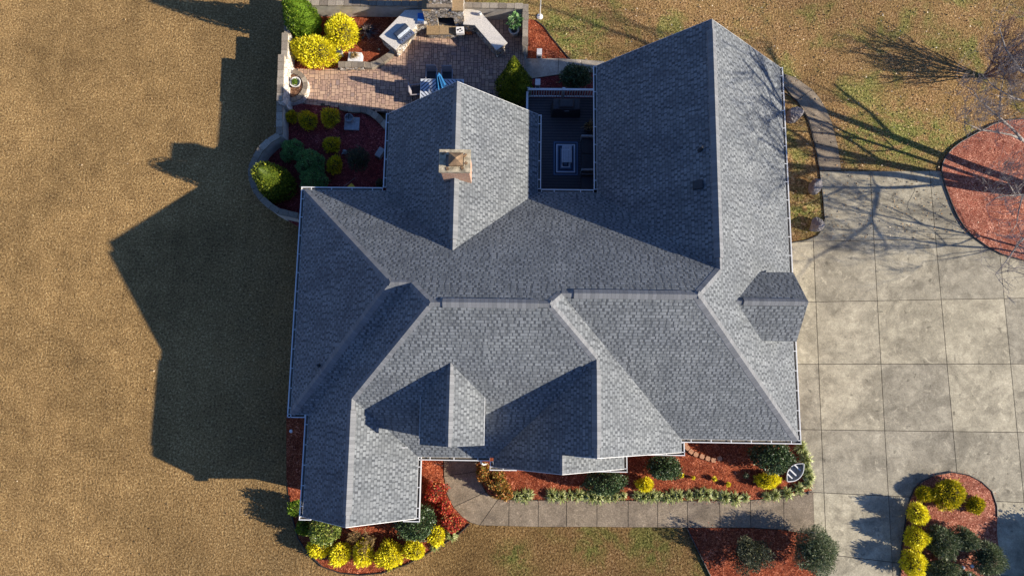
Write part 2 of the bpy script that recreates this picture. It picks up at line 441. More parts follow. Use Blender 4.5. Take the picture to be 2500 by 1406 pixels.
M['shingle'] = shingle_mat("grey_shingles")
M['cap'] = cap_mat()
M['brick'] = brick_mat()
M['white'] = simple("white_paint", (0.60, 0.60, 0.59), 0.45, var=0.06, bmp=0.001)
M['gutter_in'] = simple("gutter_shade", (0.10, 0.085, 0.065), 0.9, var=0.6, scale=14)  # dark trough bottom: shade inside the gutter put into the colour
M['stone_cap'] = island_mat("cap_stone", [(0, (0.16, 0.13, 0.10)), (0.5, (0.235, 0.195, 0.148)), (1, (0.33, 0.28, 0.215))], 0.9, 0.2, 18.0, 0.012)
M['stucco'] = simple("pale_stucco", (0.42, 0.38, 0.33), 0.92, var=0.2, scale=4, bmp=0.01)
M['fieldstone'] = fieldstone_mat("field_stone", [(0, (0.18, 0.15, 0.13)), (0.35, (0.44, 0.39, 0.34)), (0.6, (0.56, 0.40, 0.22)), (0.8, (0.54, 0.52, 0.51)), (1, (0.78, 0.72, 0.62))], (0.06, 0.05, 0.04), 6.5)
M['palestone'] = fieldstone_mat("pale_stone", [(0, (0.62, 0.57, 0.50)), (0.5, (0.75, 0.72, 0.66)), (1, (0.48, 0.40, 0.32))], (0.45, 0.40, 0.35), 4.0)
M['flag'] = island_mat("flagstone", [(0, (0.20, 0.15, 0.10)), (0.5, (0.30, 0.20, 0.10)), (1, (0.26, 0.22, 0.17))], 0.85, 0.2, 14.0, 0.01)
M['granite'] = simple("speckled_granite", (0.52, 0.48, 0.42), 0.5, var=0.35, scale=28, bmp=0)
M['paver'] = island_mat("clay_paver", [(0, (0.29, 0.19, 0.15)), (0.25, (0.36, 0.235, 0.175)), (0.6, (0.42, 0.275, 0.195)), (0.95, (0.48, 0.325, 0.225)), (1.0, (0.25, 0.18, 0.16))], 0.85, 0.25, 30.0, 0.008)
M['steel'] = simple("stainless_steel", (0.50, 0.52, 0.55), 0.35, 0.9, 0.12, 3)
M['black'] = simple("black_metal", (0.016, 0.016, 0.018), 0.5, 0.2, 0.3)
M['grill_dark'] = simple("dark_grill_steel", (0.10, 0.115, 0.14), 0.38, 0.7, 0.2)
M['blue_cover'] = simple("blue_cover", (0.012, 0.12, 0.42), 0.6, var=0.12)
M['umbrella_blue'] = simple("umbrella_canvas", (0.02, 0.16, 0.38), 0.8, var=0.25, scale=5)
M['table_slat'] = stripes_mat("grey_slats", (0.50, 0.54, 0.60), (0.07, 0.08, 0.10), 5.0, herring=True)
M['table_edge'] = simple("grey_rim", (0.50, 0.52, 0.55), 0.55, var=0.1)
M['chair_dark'] = simple("dark_wicker", (0.035, 0.033, 0.038), 0.8, var=0.4, scale=40)
M['chair_light'] = simple("taupe_sling", (0.26, 0.24, 0.25), 0.8, var=0.15)
M['deck'] = stripes_mat("dark_deck_boards", (0.070, 0.063, 0.068), (0.036, 0.033, 0.037), 7.0, 0.7, 'Y')
M['cover_black'] = simple("black_cover", (0.022, 0.022, 0.028), 0.65, var=0.3, scale=5, bmp=0.02)
M['rug'] = rug_mat()
M['coffee_slat'] = simple("silver_slat", (0.45, 0.46, 0.49), 0.5, var=0.12)
M['wicker'] = simple("charcoal_wicker", (0.05, 0.05, 0.058), 0.75, var=0.4, scale=45)
M['boulder'] = island_mat("grey_boulder", [(0, (0.19, 0.18, 0.18)), (0.5, (0.25, 0.22, 0.20)), (1, (0.22, 0.21, 0.21))], 0.9, 0.2, 7.0, 0.10)
M['wood'] = simple("weathered_wood", (0.20, 0.16, 0.12), 0.85, var=0.35, scale=12)
M['pale_box'] = simple("pale_plastic", (0.66, 0.64, 0.62), 0.6, var=0.1)
M['slate'] = simple("grey_slab", (0.26, 0.27, 0.28), 0.8, var=0.25)
M['pot_white'] = simple("white_pot", (0.62, 0.60, 0.57), 0.6, var=0.15)
M['pot_dark'] = simple("dark_pot", (0.025, 0.023, 0.026), 0.5, var=0.3)
M['yellow'] = simple("yellow_paint", (0.62, 0.40, 0.02), 0.6, var=0.12)
M['orange_tool'] = simple("orange_wood", (0.55, 0.20, 0.07), 0.7, var=0.3)
M['edge_block'] = island_mat("tan_block", [(0, (0.34, 0.16, 0.09)), (1, (0.45, 0.25, 0.15))], 0.9, 0.2, 20.0, 0.01)
M['rust'] = simple("rusty_metal", (0.22, 0.14, 0.075), 0.7, 0.3, 0.5, 5)
M['soot'] = simple("soot", (0.03, 0.028, 0.03), 0.9)
M['mortar_cap'] = simple("mortar_crown", (0.34, 0.29, 0.20), 0.95, var=0.55, scale=5, bmp=0.02)
M['glass'] = simple("window_glass", (0.03, 0.04, 0.05), 0.08, 0.0, 0.1, bmp=0)
M['bark'] = simple("grey_bark", (0.27, 0.24, 0.215), 0.9, var=0.5, scale=7, bmp=0.02)
M['twig'] = simple("pale_twig", (0.26, 0.22, 0.20), 0.9, var=0.5, scale=7, bmp=0)
M['twig_dark'] = simple("dark_twig", (0.13, 0.075, 0.065), 0.9, var=0.4, scale=7, bmp=0)
M['vent'] = simple("vent_metal", (0.03, 0.032, 0.036), 0.6, 0.3)
M['edging'] = simple("black_edging", (0.02, 0.019, 0.018), 0.6)
M['inner'] = simple("shaded_twig_core", (0.055, 0.042, 0.018), 0.95, var=0.5, scale=20, bmp=0.01)  # solid twig core, coloured dark so gaps between leaves look shaded
M['variegated_green'] = None
def leafm(name, stops, rough=0.55, tr=0.25, spec=0.4): return island_mat(name, stops, rough, spec, 0, 0, tr)
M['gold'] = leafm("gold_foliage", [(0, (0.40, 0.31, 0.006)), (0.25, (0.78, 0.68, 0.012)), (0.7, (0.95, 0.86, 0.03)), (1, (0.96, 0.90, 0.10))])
M['goldgreen'] = leafm("gold_green_foliage", [(0, (0.08, 0.10, 0.006)), (0.35, (0.30, 0.29, 0.010)), (0.6, (0.66, 0.54, 0.012)), (1, (0.85, 0.70, 0.03))])
M['goldshade'] = leafm("shaded_gold_foliage", [(0, (0.10, 0.11, 0.008)), (0.3, (0.40, 0.33, 0.012)), (0.7, (0.80, 0.60, 0.018)), (1, (0.88, 0.66, 0.02))])  # gold foliage toned down, shade of the walled bed painted in
M['holly'] = leafm("holly_foliage", [(0, (0.014, 0.030, 0.010)), (0.45, (0.040, 0.075, 0.024)), (0.8, (0.085, 0.14, 0.05)), (1, (0.20, 0.26, 0.13))], 0.42, 0.1, 0.45)
M['variegated_green'] = leafm("variegated_green_foliage", [(0, (0.04, 0.07, 0.015)), (0.5, (0.13, 0.19, 0.035)), (0.85, (0.34, 0.40, 0.07)), (1, (0.62, 0.60, 0.16))], 0.4)
M['hinoki'] = leafm("deep_green_foliage", [(0, (0.03, 0.085, 0.020)), (0.5, (0.11, 0.26, 0.07)), (1, (0.24, 0.44, 0.14))], 0.6)
M['blackgreen'] = leafm("black_green_foliage", [(0, (0.020, 0.026, 0.015)), (0.7, (0.060, 0.075, 0.045)), (1, (0.18, 0.17, 0.07))], 0.6)
M['conifer'] = leafm("bright_conifer_foliage", [(0, (0.035, 0.075, 0.006)), (0.5, (0.10, 0.19, 0.012)), (0.85, (0.20, 0.30, 0.02)), (1, (0.34, 0.42, 0.04))])
M['conifer_gold'] = leafm("lime_conifer_foliage", [(0, (0.022, 0.036, 0.004)), (0.5, (0.085, 0.125, 0.009)), (0.85, (0.24, 0.28, 0.015)), (1, (0.46, 0.46, 0.04))])
M['olive'] = leafm("olive_foliage", [(0, (0.035, 0.052, 0.020)), (0.5, (0.105, 0.145, 0.062)), (0.85, (0.20, 0.24, 0.125)), (1, (0.42, 0.40, 0.27))], 0.5)
M['red'] = leafm("red_foliage", [(0, (0.08, 0.008, 0.008)), (0.35, (0.40, 0.024, 0.020)), (0.7, (0.66, 0.085, 0.05)), (0.88, (0.62, 0.30, 0.09)), (1, (0.22, 0.20, 0.05))])
M['autumn'] = leafm("autumn_foliage", [(0, (0.07, 0.06, 0.012)), (0.3, (0.20, 0.20, 0.03)), (0.6, (0.46, 0.20, 0.04)), (0.85, (0.38, 0.085, 0.03)), (1, (0.50, 0.40, 0.10))])
M['cream'] = leafm("variegated_foliage", [(0, (0.08, 0.12, 0.025)), (0.45, (0.32, 0.36, 0.10)), (0.8, (0.54, 0.54, 0.23)), (1, (0.66, 0.64, 0.38))])
M['pot_green'] = leafm("fresh_green_leaf", [(0, (0.06, 0.14, 0.04)), (0.6, (0.14, 0.28, 0.08)), (1, (0.30, 0.45, 0.20))])
M['dry'] = leafm("dry_leaf", [(0, (0.12, 0.075, 0.03)), (0.5, (0.30, 0.20, 0.08)), (1, (0.42, 0.30, 0.14))])
M['spiky'] = leafm("purple_grey_blade", [(0, (0.035, 0.028, 0.030)), (0.6, (0.11, 0.085, 0.085)), (1, (0.32, 0.25, 0.21))])
M['leaflitter'] = leafm("fallen_leaf", [(0, (0.10, 0.05, 0.02)), (0.5, (0.30, 0.17, 0.07)), (0.85, (0.42, 0.28, 0.14)), (1, (0.72, 0.62, 0.48))], 0.8, 0.0)

# ---------------------------------------------------------------- house dimensions
xW, yN, yS, xWL, yFL, xEFL, yPo = -9.87, 9.29, -0.69, -9.10, -4.92, -4.31, -2.39
xWP, xEPL, yPL, xEL, yP, ySR = -1.11, 4.42, -2.77, 6.86, -2.05, -1.50
xE, yNE, xWE, xWm, xEm, yM = 11.80, 15.36, 3.35, -6.17, 0.68, 12.96
HE, PT = 3.1, 0.976
ZP = 0.30            # patio level
ZD = 0.62            # deck level

# ---------------------------------------------------------------- ground, roads, beds
b = MB()
b.add([(-260, -260, 0), (260, -260, 0), (260, 260, 0), (-260, 260, 0)], [(0, 1, 2, 3)])
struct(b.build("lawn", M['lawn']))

def sheet(name, pxs, z, m, thick=0.0, zpx=None):
    poly = [G2(x, y, z if zpx is None else zpx) for x, y in pxs]
    bb = MB()
    bb.prism(poly, z - max(thick, 0.02), z)
    return struct(bb.build(name, m))

def line_int(a, b_):
    (x1, y1), (x2, y2) = a; (x3, y3), (x4, y4) = b_
    d = (x1 - x2) * (y3 - y4) - (y1 - y2) * (x3 - x4)
    px = ((x1 * y2 - y1 * x2) * (x3 - x4) - (x1 - x2) * (x3 * y4 - y3 * x4)) / d
    py = ((x1 * y2 - y1 * x2) * (y3 - y4) - (y1 - y2) * (x3 * y4 - y3 * x4)) / d
    return (px, py)
def inset(poly, d):
    a = sum(poly[i][0] * poly[(i + 1) % len(poly)][1] - poly[(i + 1) % len(poly)][0] * poly[i][1] for i in range(len(poly)))
    if a < 0: poly = poly[::-1]
    n = len(poly); out = []
    for i in range(n):
        p0, p1, p2 = Vector(poly[i - 1]), Vector(poly[i]), Vector(poly[(i + 1) % n])
        e1 = (p1 - p0).normalized(); e2 = (p2 - p1).normalized()
        n1 = Vector((-e1.y, e1.x)); n2 = Vector((-e2.y, e2.x))
        k = 1 + n1.dot(n2)
        out.append(tuple(p1 + (n1 + n2) * (d / max(k, 0.3))))
    return out

# driveway: joints follow the slab grid
VJ = [((1910, 590), (1922, 1200)), ((1985, 590), (2011, 1203)), ((2133, 590), (2168, 1207)), ((2284, 590), (2328, 1075)), ((2437, 590), (2482, 1050)), ((2590, 590), (2645, 1050)), ((2750, 590), (2812, 1050)), ((2900, 590), (2975, 1050))]
HJ = [((1985, 419), (2500, 417)), ((1940, 591), (2390, 582)), ((1940, 738), (2500, 728)), ((1945, 889), (2500, 888)), ((1950, 1048), (2500, 1055)), ((1985, 1201), (2500, 1226)), ((2000, 1350), (2200, 1374)), ((2000, 1520), (2200, 1550))]
g = MB()
P = [[line_int(v, h) for v in VJ] for h in HJ]
jb = MB()
jb.prism([G2(*P[0][0]), G2(*P[0][-1]), G2(*P[-1][-1]), G2(*P[-1][0])], 0.002, 0.012)
struct(jb.build("driveway_joints", M['joint']))
for r in range(len(HJ) - 1):
    for c in range(len(VJ) - 1):
        q = [G2(*P[r][c]), G2(*P[r][c + 1]), G2(*P[r + 1][c + 1]), G2(*P[r + 1][c])]
        g.prism(inset(q, 0.014), 0.004, 0.035)
struct(g.build("driveway", M['drive']))
# hairline crack in the top slab
cr = MB()
ck = [(2234, 457), (2232, 468), (2226, 478), (2222, 487), (2217, 493), (2216, 504), (2214, 510)]
for i in range(len(ck) - 1):
    a, b2 = G(*ck[i], 0.038), G(*ck[i + 1], 0.038)
    t = (b2 - a).normalized(); nrm = Vector((-t.y, t.x, 0)) * 0.012
    cr.add([a - nrm, a + nrm, b2 + nrm * 0.7, b2 - nrm * 0.7], [(0, 1, 2, 3)])
struct(cr.build("driveway_crack", M['joint']))

# front walkway, panel by panel
def walk_panels(name, pairs, z, m, gap=0.012):
    gg = MB(); jj = MB()
    pts = [(G2(*a), G2(*b_)) for a, b_ in pairs]
    ring = [p[0] for p in pts] + [p[1] for p in pts[::-1]]
    jj.prism(ring, z - 0.03, z - 0.014)
    struct(jj.build(name + "_joints", M['joint']))
    for i in range(len(pts) - 1):
        gg.prism(inset([pts[i][0], pts[i + 1][0], pts[i + 1][1], pts[i][1]], gap), z - 0.10, z)
    return struct(gg.build(name, m))
def arc_pairs(a, b_): return list(zip(a, b_))
fw_out = [(1083, 1112), (1084, 1162), (1091, 1205), (1107, 1237), (1130, 1262), (1150, 1275), (1171, 1281), (1242, 1283), (1314, 1285), (1383, 1285), (1457, 1285), (1533, 1286), (1605, 1286), (1678, 1287), (1757, 1287), (1832, 1287), (1913, 1292), (1988, 1302)]
fw_in = [(1165, 1112), (1165, 1150), (1176, 1182), (1186, 1200), (1195, 1209), (1205, 1215), (1216, 1218), (1243, 1219), (1314, 1220), (1383, 1220), (1457, 1221), (1533, 1221), (1605, 1221), (1677, 1222), (1756, 1221), (1831, 1220), (1912, 1213), (1984, 1199)]
# merge arc pieces so that joints fall as in the photo
def multi_panels(name, outs, ins, cuts, z, m):
    gg = MB(); jj = MB()
    O = [G2(*p) for p in outs]; I = [G2(*p) for p in ins]
    jj.prism(O + I[::-1], z - 0.03, z - 0.014)
    struct(jj.build(name + "_joints", M['joint']))
    for i in range(len(cuts) - 1):
        a, b_ = cuts[i], cuts[i + 1]
        gg.prism(inset(O[a:b_ + 1] + I[a:b_ + 1][::-1], 0.014), z - 0.10, z)
    return struct(gg.build(name, m))
multi_panels("front_walkway", fw_out, fw_in, [0, 1, 3, 6, 7, 8, 9, 10, 11, 12, 13, 14, 15, 16, 17], 0.07, M['walk'])
ew_out = [(1900, 178), (1916, 182), (1942, 191), (1983, 220), (2000, 240), (2017, 268), (2030, 300), (2038, 330), (2046, 365), (2050, 392), (2053, 418)]
ew_in = [(1885, 190), (1908, 205), (1932, 236), (1945, 246), (1955, 262), (1965, 277), (1973, 292), (1982, 322), (1989, 352), (1996, 385), (2001, 418)]
multi_panels("side_walkway", ew_out, ew_in, [0, 1, 3, 6, 8, 10], 0.05, M['walk'])
nw_out = [(1283, 145), (1364, 145), (1420, 148), (1475, 152)]
nw_in = [(1283, 197), (1362, 185), (1420, 180), (1475, 178)]
multi_panels("garden_path", nw_out, nw_in, [0, 1, 2, 3], 0.10, M['walk_pale'])

# mulch beds
front_w = [(699, 1010), (699, 1100), (699, 1162), (705, 1210), (715, 1268), (727, 1313), (751, 1350), (787, 1383), (830, 1398), (878, 1403), (933, 1398), (993, 1377), (1054, 1344), (1115, 1307), (1146, 1278), (1133, 1264), (1108, 1240), (1089, 1204), (1082, 1162), (1081, 1100), (900, 1050)]
sheet("mulch_bed", front_w, 0.05, M['mulch'], 0.08)
front_e = [(1167, 1100), (1167, 1150), (1178, 1182), (1192, 1204), (1216, 1216), (1245, 1218), (1640, 1220), (1832, 1219), (1912, 1212), (1982, 1197), (1976, 1150), (1962, 1095), (1940, 1060), (1500, 1050)]
sheet("mulch_bed", front_e, 0.06, M['mulch'], 0.09)
south_bed = [(1677, 1289), (1757, 1289), (1832, 1289), (1913, 1294), (1972, 1302), (1990, 1330), (1995, 1406), (1990, 1470), (1765, 1470), (1735, 1406), (1705, 1345)]
sheet("mulch_bed", south_bed, 0.065, M['mulch'], 0.06)
isl = [(2198, 1420), (2198, 1406), (2202, 1334), (2213, 1258), (2223, 1214), (2233, 1191), (2253, 1173), (2284, 1159), (2324, 1152), (2365, 1159), (2396, 1175), (2422, 1199), (2434, 1234), (2435, 1262), (2434, 1300), (2440, 1350), (2440, 1440), (2330, 1480), (2210, 1470)]
sheet("mulch_bed", isl, 0.075, M['mulch_faded'], 0.06)
circ = [(2600, 300), (2550, 291), (2501, 290), (2463, 293), (2427, 303), (2381, 327), (2346, 347), (2324, 364), (2309, 382), (2301, 400), (2299, 417), (2307, 451), (2324, 497), (2338, 528), (2354, 554), (2377, 578), (2414, 604), (2447, 621), (2500, 636), (2560, 642), (2640, 625), (2700, 570), (2735, 490), (2730, 400), (2680, 335)]
sheet("mulch_bed", circ, 0.08, M['mulch_faded'], 0.07)
ebed = [(1885, 218), (1917, 227), (1946, 247), (1960, 270), (1972, 292), (1981, 322), (1988, 350), (1996, 387), (2001, 419), (2010, 493), (2013, 536), (2010, 557), (1996, 575), (1971, 586), (1931, 593), (1880, 594)]
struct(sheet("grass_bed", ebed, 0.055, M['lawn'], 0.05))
tri = [(1284, 46), (1308, 50), (1328, 66), (1345, 90), (1368, 118), (1392, 146), (1284, 146)]
sheet("mulch_bed", tri, 0.06, M['mulch'], 0.05)
nbed = [(1284, 195), (1362, 184), (1420, 178), (1460, 178), (1460, 260), (1284, 260)]
sheet("mulch_bed", nbed, 0.06, M['mulch_shaded'], 0.05)

def edging(pxs, label, closed=False):
    bb = MB()
    pts = [G(x, y, 0.09) for x, y in pxs]
    bb.tube(pts, 0.028, 5)
    for i in range(len(pts) - 1):
        a, c = pts[i], pts[i + 1]; t = (c - a).normalized(); n_ = Vector((-t.y, t.x, 0)) * 0.012
        bb.add([(a - n_) - Vector((0, 0, .12)), (c - n_) - Vector((0, 0, .12)), c - n_, a - n_, (a + n_) - Vector((0, 0, .12)), (c + n_) - Vector((0, 0, .12)), c + n_, a + n_],
               [(0, 1, 2, 3), (7, 6, 5, 4), (0, 4, 5, 1)])
    return tag(bb.build("bed_edging", M['edging']), label, "bed edging")
edging(circ[:19], "black plastic edging curving round the red mulch circle on the right")
edging(isl[1:14], "black edging round the driveway island of yellow bushes")
edging([(1677, 1289), (1705, 1345), (1735, 1406), (1765, 1470)], "straight black edging between brown lawn and the mulch below the walkway")
edging(ebed[1:15], "black edging along the boulder strip inside the curved side walkway")
edging(front_w[3:15], "dark edging round the front corner bed with the row of golden bushes")
edging([(1308, 50), (1328, 66), (1345, 90), (1368, 118), (1390, 144)], "dark edging between the mulch triangle by the flagpole and the lawn")

# patio slab, pavers
pat = [(705, 12), (1284, 14), (1284, 262), (1284, 300), (945, 300), (945, 276), (905, 271), (866, 268), (830, 262), (702, 252)]
pp = [G2(x, y, ZP) for x, y in pat]
bb = MB(); bb.prism(pp, -0.15, ZP - 0.012)
struct(bb.build("patio_base", M['joint']))
def inside(p, poly):
    x, y = p; r = False; j = len(poly) - 1
    for i in range(len(poly)):
        xi, yi = poly[i]; xj, yj = poly[j]
        if (yi > y) != (yj > y) and x < (xj - xi) * (y - yi) / (yj - yi) + xi: r = not r
        j = i
    return r
U = 0.098
X0 = min(p[0] for p in pp); Y0 = min(p[1] for p in pp); NX = int((max(p[0] for p in pp) - X0) / U) + 1; NY = int((max(p[1] for p in pp) - Y0) / U) + 1
occ = np.zeros((NX + 4, NY + 4), bool)
pv = MB()
sizes = [(3, 2), (2, 3), (2, 2), (2, 1), (1, 2), (2, 2), (3, 2), (2, 3)]
for j in range(NY):
    for i in range(NX):
        if occ[i, j]: continue
        random.shuffle(sizes)
        for (a, c) in sizes + [(2, 1), (1, 2), (1, 1)]:
            if not occ[i:i + a, j:j + c].any() and i + a <= NX and j + c <= NY: break
        occ[i:i + a, j:j + c] = True
        cx, cy = X0 + (i + a / 2) * U, Y0 + (j + c / 2) * U
        if inside((cx, cy), pp):
            pv.box((cx, cy, ZP - 0.028 + random.uniform(-.001, .001)), (a * U - 0.020, c * U - 0.020, 0.06), 0, 0, 0.985)
struct(pv.build("patio", M['paver']))

# beds on and beside the patio
nb = [(706, 40), (1005, 40), (1000, 60), (968, 128), (945, 142), (915, 160), (895, 164), (826, 166), (780, 172), (740, 168), (706, 166)]
bb = MB(); bb.prism([G2(x, y, ZP + .02) for x, y in nb], ZP - .05, ZP + .02)
struct(bb.build("mulch_bed", M['mulch']))
wb = [(700, 250), (830, 263), (866, 268), (905, 272), (930, 285), (950, 305), (950, 520), (740, 560), (690, 530), (650, 500), (622, 460), (612, 420), (622, 385), (650, 350), (690, 330)]
bb = MB(); bb.prism([G2(x, y, ZP + .03) for x, y in wb], -.05, ZP + .03)
struct(bb.build("mulch_bed", M['mulch_shaded']))

# ---------------------------------------------------------------- house
house = thing("house", "large brick house under a many-gabled grey shingle roof", "house")
zN = lambda y: HE + PT * (yN - y)
faces = []
def rf(*pts): faces.append([Vector(p) for p in pts])
h1 = (yN - yS) / 2; hL = (yN - yPo) / 2; hR = (yN - ySR) / 2; hE = (xE - xWE) / 2; hM = (xEm - xWm) / 2; hF = (xEFL - xWL) / 2; hP = (xEL - xWP) / 2; hPL = (xEPL - xWP) / 2
def V3(x, y, h): return Vector((x, y, HE + PT * h))
A1 = V3(xW + h1, yN - h1, h1); A2 = V3(xWL + h1, yN - h1, h1)
B1 = V3(xWL + hL, yN - hL, hL); B2 = V3(xEL - hL, yN - hL, hL)
C1 = V3(xEL - hR, yN - hR, hR); C2 = V3(xE - hR, yN - hR, hR)
Dp = V3(xE - hE, yN - hE, hE); Dn = V3(xE - hE, yNE, hE)
Mp = V3(xEm - hM, yN - hM, hM); Mn = V3(xEm - hM, yM, hM)
Fp = V3(xWL + hF, yPo + hF, hF); Fs = V3(xWL + hF, yFL, hF)
Pn = V3(xEL - hP, yPo + hP, hP); Ps = V3(xEL - hP, yP, hP)
Ln = V3(xEPL - hPL, yP, hPL); Ls = V3(xEPL - hPL, yPL, hPL)
E0 = lambda x, y: V3(x, y, 0)
rf(E0(xW, yN), E0(xWm, yN), Mp, E0(xEm, yN), E0(xWE, yN), Dp, C2, C1, B2, B1, A2, A1)
rf(E0(xW, yN), A1, E0(xW, yS))
rf(E0(xW, yS), A1, A2, E0(xWL, yS))
rf(E0(xWL, yS), A2, B1, Fp, Fs, E0(xWL, yFL))
rf(Fp, E0(xEFL, yPo), E0(xEFL, yFL), Fs)
rf(Fp, B1, B2, Pn, E0(xWP, yPo), E0(xEFL, yPo))
rf(B2, C1, E0(xEL, ySR), E0(xEL, yP), Ps, Pn)
rf(Pn, Ps, Ln, Ls, E0(xWP, yPL), E0(xWP, yPo))
rf(Ln, E0(xEPL, yP), E0(xEPL, yPL), Ls)
rf(C1, C2, E0(xE, ySR), E0(xEL, ySR))
rf(E0(xE, ySR), C2, Dp, Dn, E0(xE, yNE))
rf(Dp, E0(xWE, yN), E0(xWE, yNE), Dn)
rf(Mp, E0(xWm, yN), E0(xWm, yM), Mn)
rf(Mp, Mn, E0(xEm, yM), E0(xEm, yN))
def roof_mesh(name, faces, mtl, parent, thick=0.0):
    bm = bmesh.new(); uvl = bm.loops.layers.uv.new("UVMap")
    for f in faces:
        n = Vector((0, 0, 0))
        for i in range(len(f)):
            a, c = f[i], f[(i + 1) % len(f)]
            n += a.cross(c)
        if n.z < 0: f = f[::-1]; n = -n
        n.normalize()
        hdir = Vector((0, 0, 1)).cross(n).normalized(); up = n.cross(hdir)
        vs = [bm.verts.new(p) for p in f]
        fc = bm.faces.new(vs)
        for lp in fc.loops:
            lp[uvl].uv = (lp.vert.co.dot(hdir), lp.vert.co.dot(up))
        if thick:
            vs2 = [bm.verts.new(p - Vector((0, 0, thick))) for p in f]
            bm.faces.new(vs2[::-1])
    me = bpy.data.meshes.new(name)
    bm.normal_update()
    bmesh.ops.triangulate(bm, faces=[f for f in bm.faces if len(f.verts) > 4], ngon_method='EAR_CLIP')
    bm.to_mesh(me); bm.free()
    me.materials.append(mtl)
    o = bpy.data.objects.new(name, me); col.objects.link(o); o.parent = parent
    return o
roof_mesh("roof", faces, M['shingle'], house)

def cap_strip(name, a, c, na, nb_, wd, lift, parent, curl=0.0):
    """ridge or hip cap from a to c lying on the two slopes with downhill directions na, nb_"""
    a, c = Vector(a), Vector(c)
    bm = bmesh.new(); uvl = bm.loops.layers.uv.new("UVMap")
    t = (c - a); L = t.length; t.normalize(); up = Vector((0, 0, 1))
    nu = max(1, int(L / 0.45))
    rows = []
    for i in range(nu + 1):
        q = a + t * (L * i / nu)
        jit = random.uniform(-0.008, 0.008)
        e1 = q + na * (wd + jit) + up * lift; e2 = q + nb_ * (wd - jit) + up * lift
        pk = q + up * (lift + 0.015)
        rows.append([e1 - up * (lift + .01), e1, pk, e2, e2 - up * (lift + .01)])
    for i in range(nu):
        for j in range(4):
            vs = [bm.verts.new(p) for p in (rows[i][j], rows[i][j + 1], rows[i + 1][j + 1], rows[i + 1][j])]
            f = bm.faces.new(vs)
            us = [(L * i / nu, j), (L * i / nu, j + 1), (L * (i + 1) / nu, j + 1), (L * (i + 1) / nu, j)]
            for lp, u in zip(f.loops, us): lp[uvl].uv = u
    for r in (rows[0], rows[-1]):
        bm.faces.new([bm.verts.new(p) for p in r])
    bmesh.ops.recalc_face_normals(bm, faces=bm.faces[:])
    me = bpy.data.meshes.new(name); bm.to_mesh(me); bm.free(); me.materials.append(M['cap'])
    o = bpy.data.objects.new(name, me); col.objects.link(o); o.parent = parent
    return o
k_ = math.sqrt(1 + PT * PT)
dn = {'N': Vector((0, 1, -PT)) / k_, 'S': Vector((0, -1, -PT)) / k_, 'E': Vector((1, 0, -PT)) / k_, 'W': Vector((-1, 0, -PT)) / k_}
def hipd(t, s):
    """unit vector in slope s at right angles to the line t, pointing away from it"""
    n = {'N': Vector((0, PT, 1)), 'S': Vector((0, -PT, 1)), 'E': Vector((PT, 0, 1)), 'W': Vector((-PT, 0, 1))}[s].normalized()
    v = n.cross(t).normalized()
    if v.z > 0: v = -v
    return v
def hip(a, c, s1, s2, wd=0.17, lift=0.012):
    t = (c - a).normalized()
    return cap_strip("hip_cap", a, c, hipd(t, s1), hipd(t, s2), wd, lift, house)
def ridge(a, c, s1, s2, vent=True):
    t = (c - a).normalized()
    cap_strip("ridge_cap", a, c, dn[s1], dn[s2], 0.16, 0.012, house)
    if vent:
        d = min(0.45, (c - a).length * .1)
        cap_strip("ridge_vent", a + t * d, c - t * d, dn[s1], dn[s2], 0.24, 0.075, house)
hip(E0(xW, yN), A1, 'N', 'W'); hip(E0(xW, yS), A1, 'S', 'W', 0.2); ridge(A1, A2, 'N', 'S', False)
hip(A2, B1, 'N', 'W'); hip(Fp, B1, 'S', 'W'); ridge(B1, B2, 'N', 'S')
hip(B2, C1, 'N', 'E'); hip(Pn, B2, 'S', 'E'); ridge(C1, C2, 'N', 'S')
hip(C2, Dp, 'N', 'E'); hip(E0(xE, ySR), C2, 'S', 'E', 0.2); ridge(Dp, Dn, 'E', 'W')
ridge(Mp, Mn, 'E', 'W'); ridge(Fs, Fp, 'E', 'W'); ridge(Ps, Pn, 'E', 'W')
cap_strip("ridge_cap", Ls, Ln, dn['E'], dn['W'], 0.12, 0.01, house)

# walls, soffit, fascia
outline = [(xW, yN), (xWm, yN), (xWm, yM), (xEm, yM), (xEm, yN), (xWE, yN), (xWE, yNE), (xE, yNE), (xE, ySR), (xEL, ySR), (xEL, yP), (xEPL, yP), (xEPL, yPL), (xWP, yPL), (xWP, yPo), (xEFL, yPo), (xEFL, yFL), (xWL, yFL), (xWL, yS), (xW, yS)]
wp = inset(outline, 0.42)
bb = MB(); bb.prism(wp, -0.3, HE - 0.16)
# gable walls
def gable(x0, x1, y, sgn):
    """gable triangle standing on the wall, sgn = outward direction in y"""
    yy = y - sgn * 0.42
    xa, xb = x0 + 0.42, x1 - 0.42; h = (xb - xa) / 2
    z0 = HE - 0.16; zt = HE + PT * ((x1 - x0) / 2) - 0.1
    d = 0.2 * sgn
    bb.add([(xa, yy, z0), (xb, yy, z0), ((xa + xb) / 2, yy, zt), (xa, yy - d, z0), (xb, yy - d, z0), ((xa + xb) / 2, yy - d, zt)], [(0, 1, 2), (5, 4, 3), (0, 2, 5, 3), (1, 4, 5, 2)])
gable(xWE, xE, yNE, 1); gable(xWm, xEm, yM, 1); gable(xWL, xEFL, yFL, -1); gable(xWP, xEPL, yPL, -1); gable(xWP, xEL, yP, -1)
bb.build("wall", M['brick'], house)
so = MB(); op = outline[::-1]
so.add([(x, y, HE - 0.17) for x, y in inset(outline, 0.0)], [tuple(range(len(outline)))[::-1]])
so.build("soffit", M['white'], house)
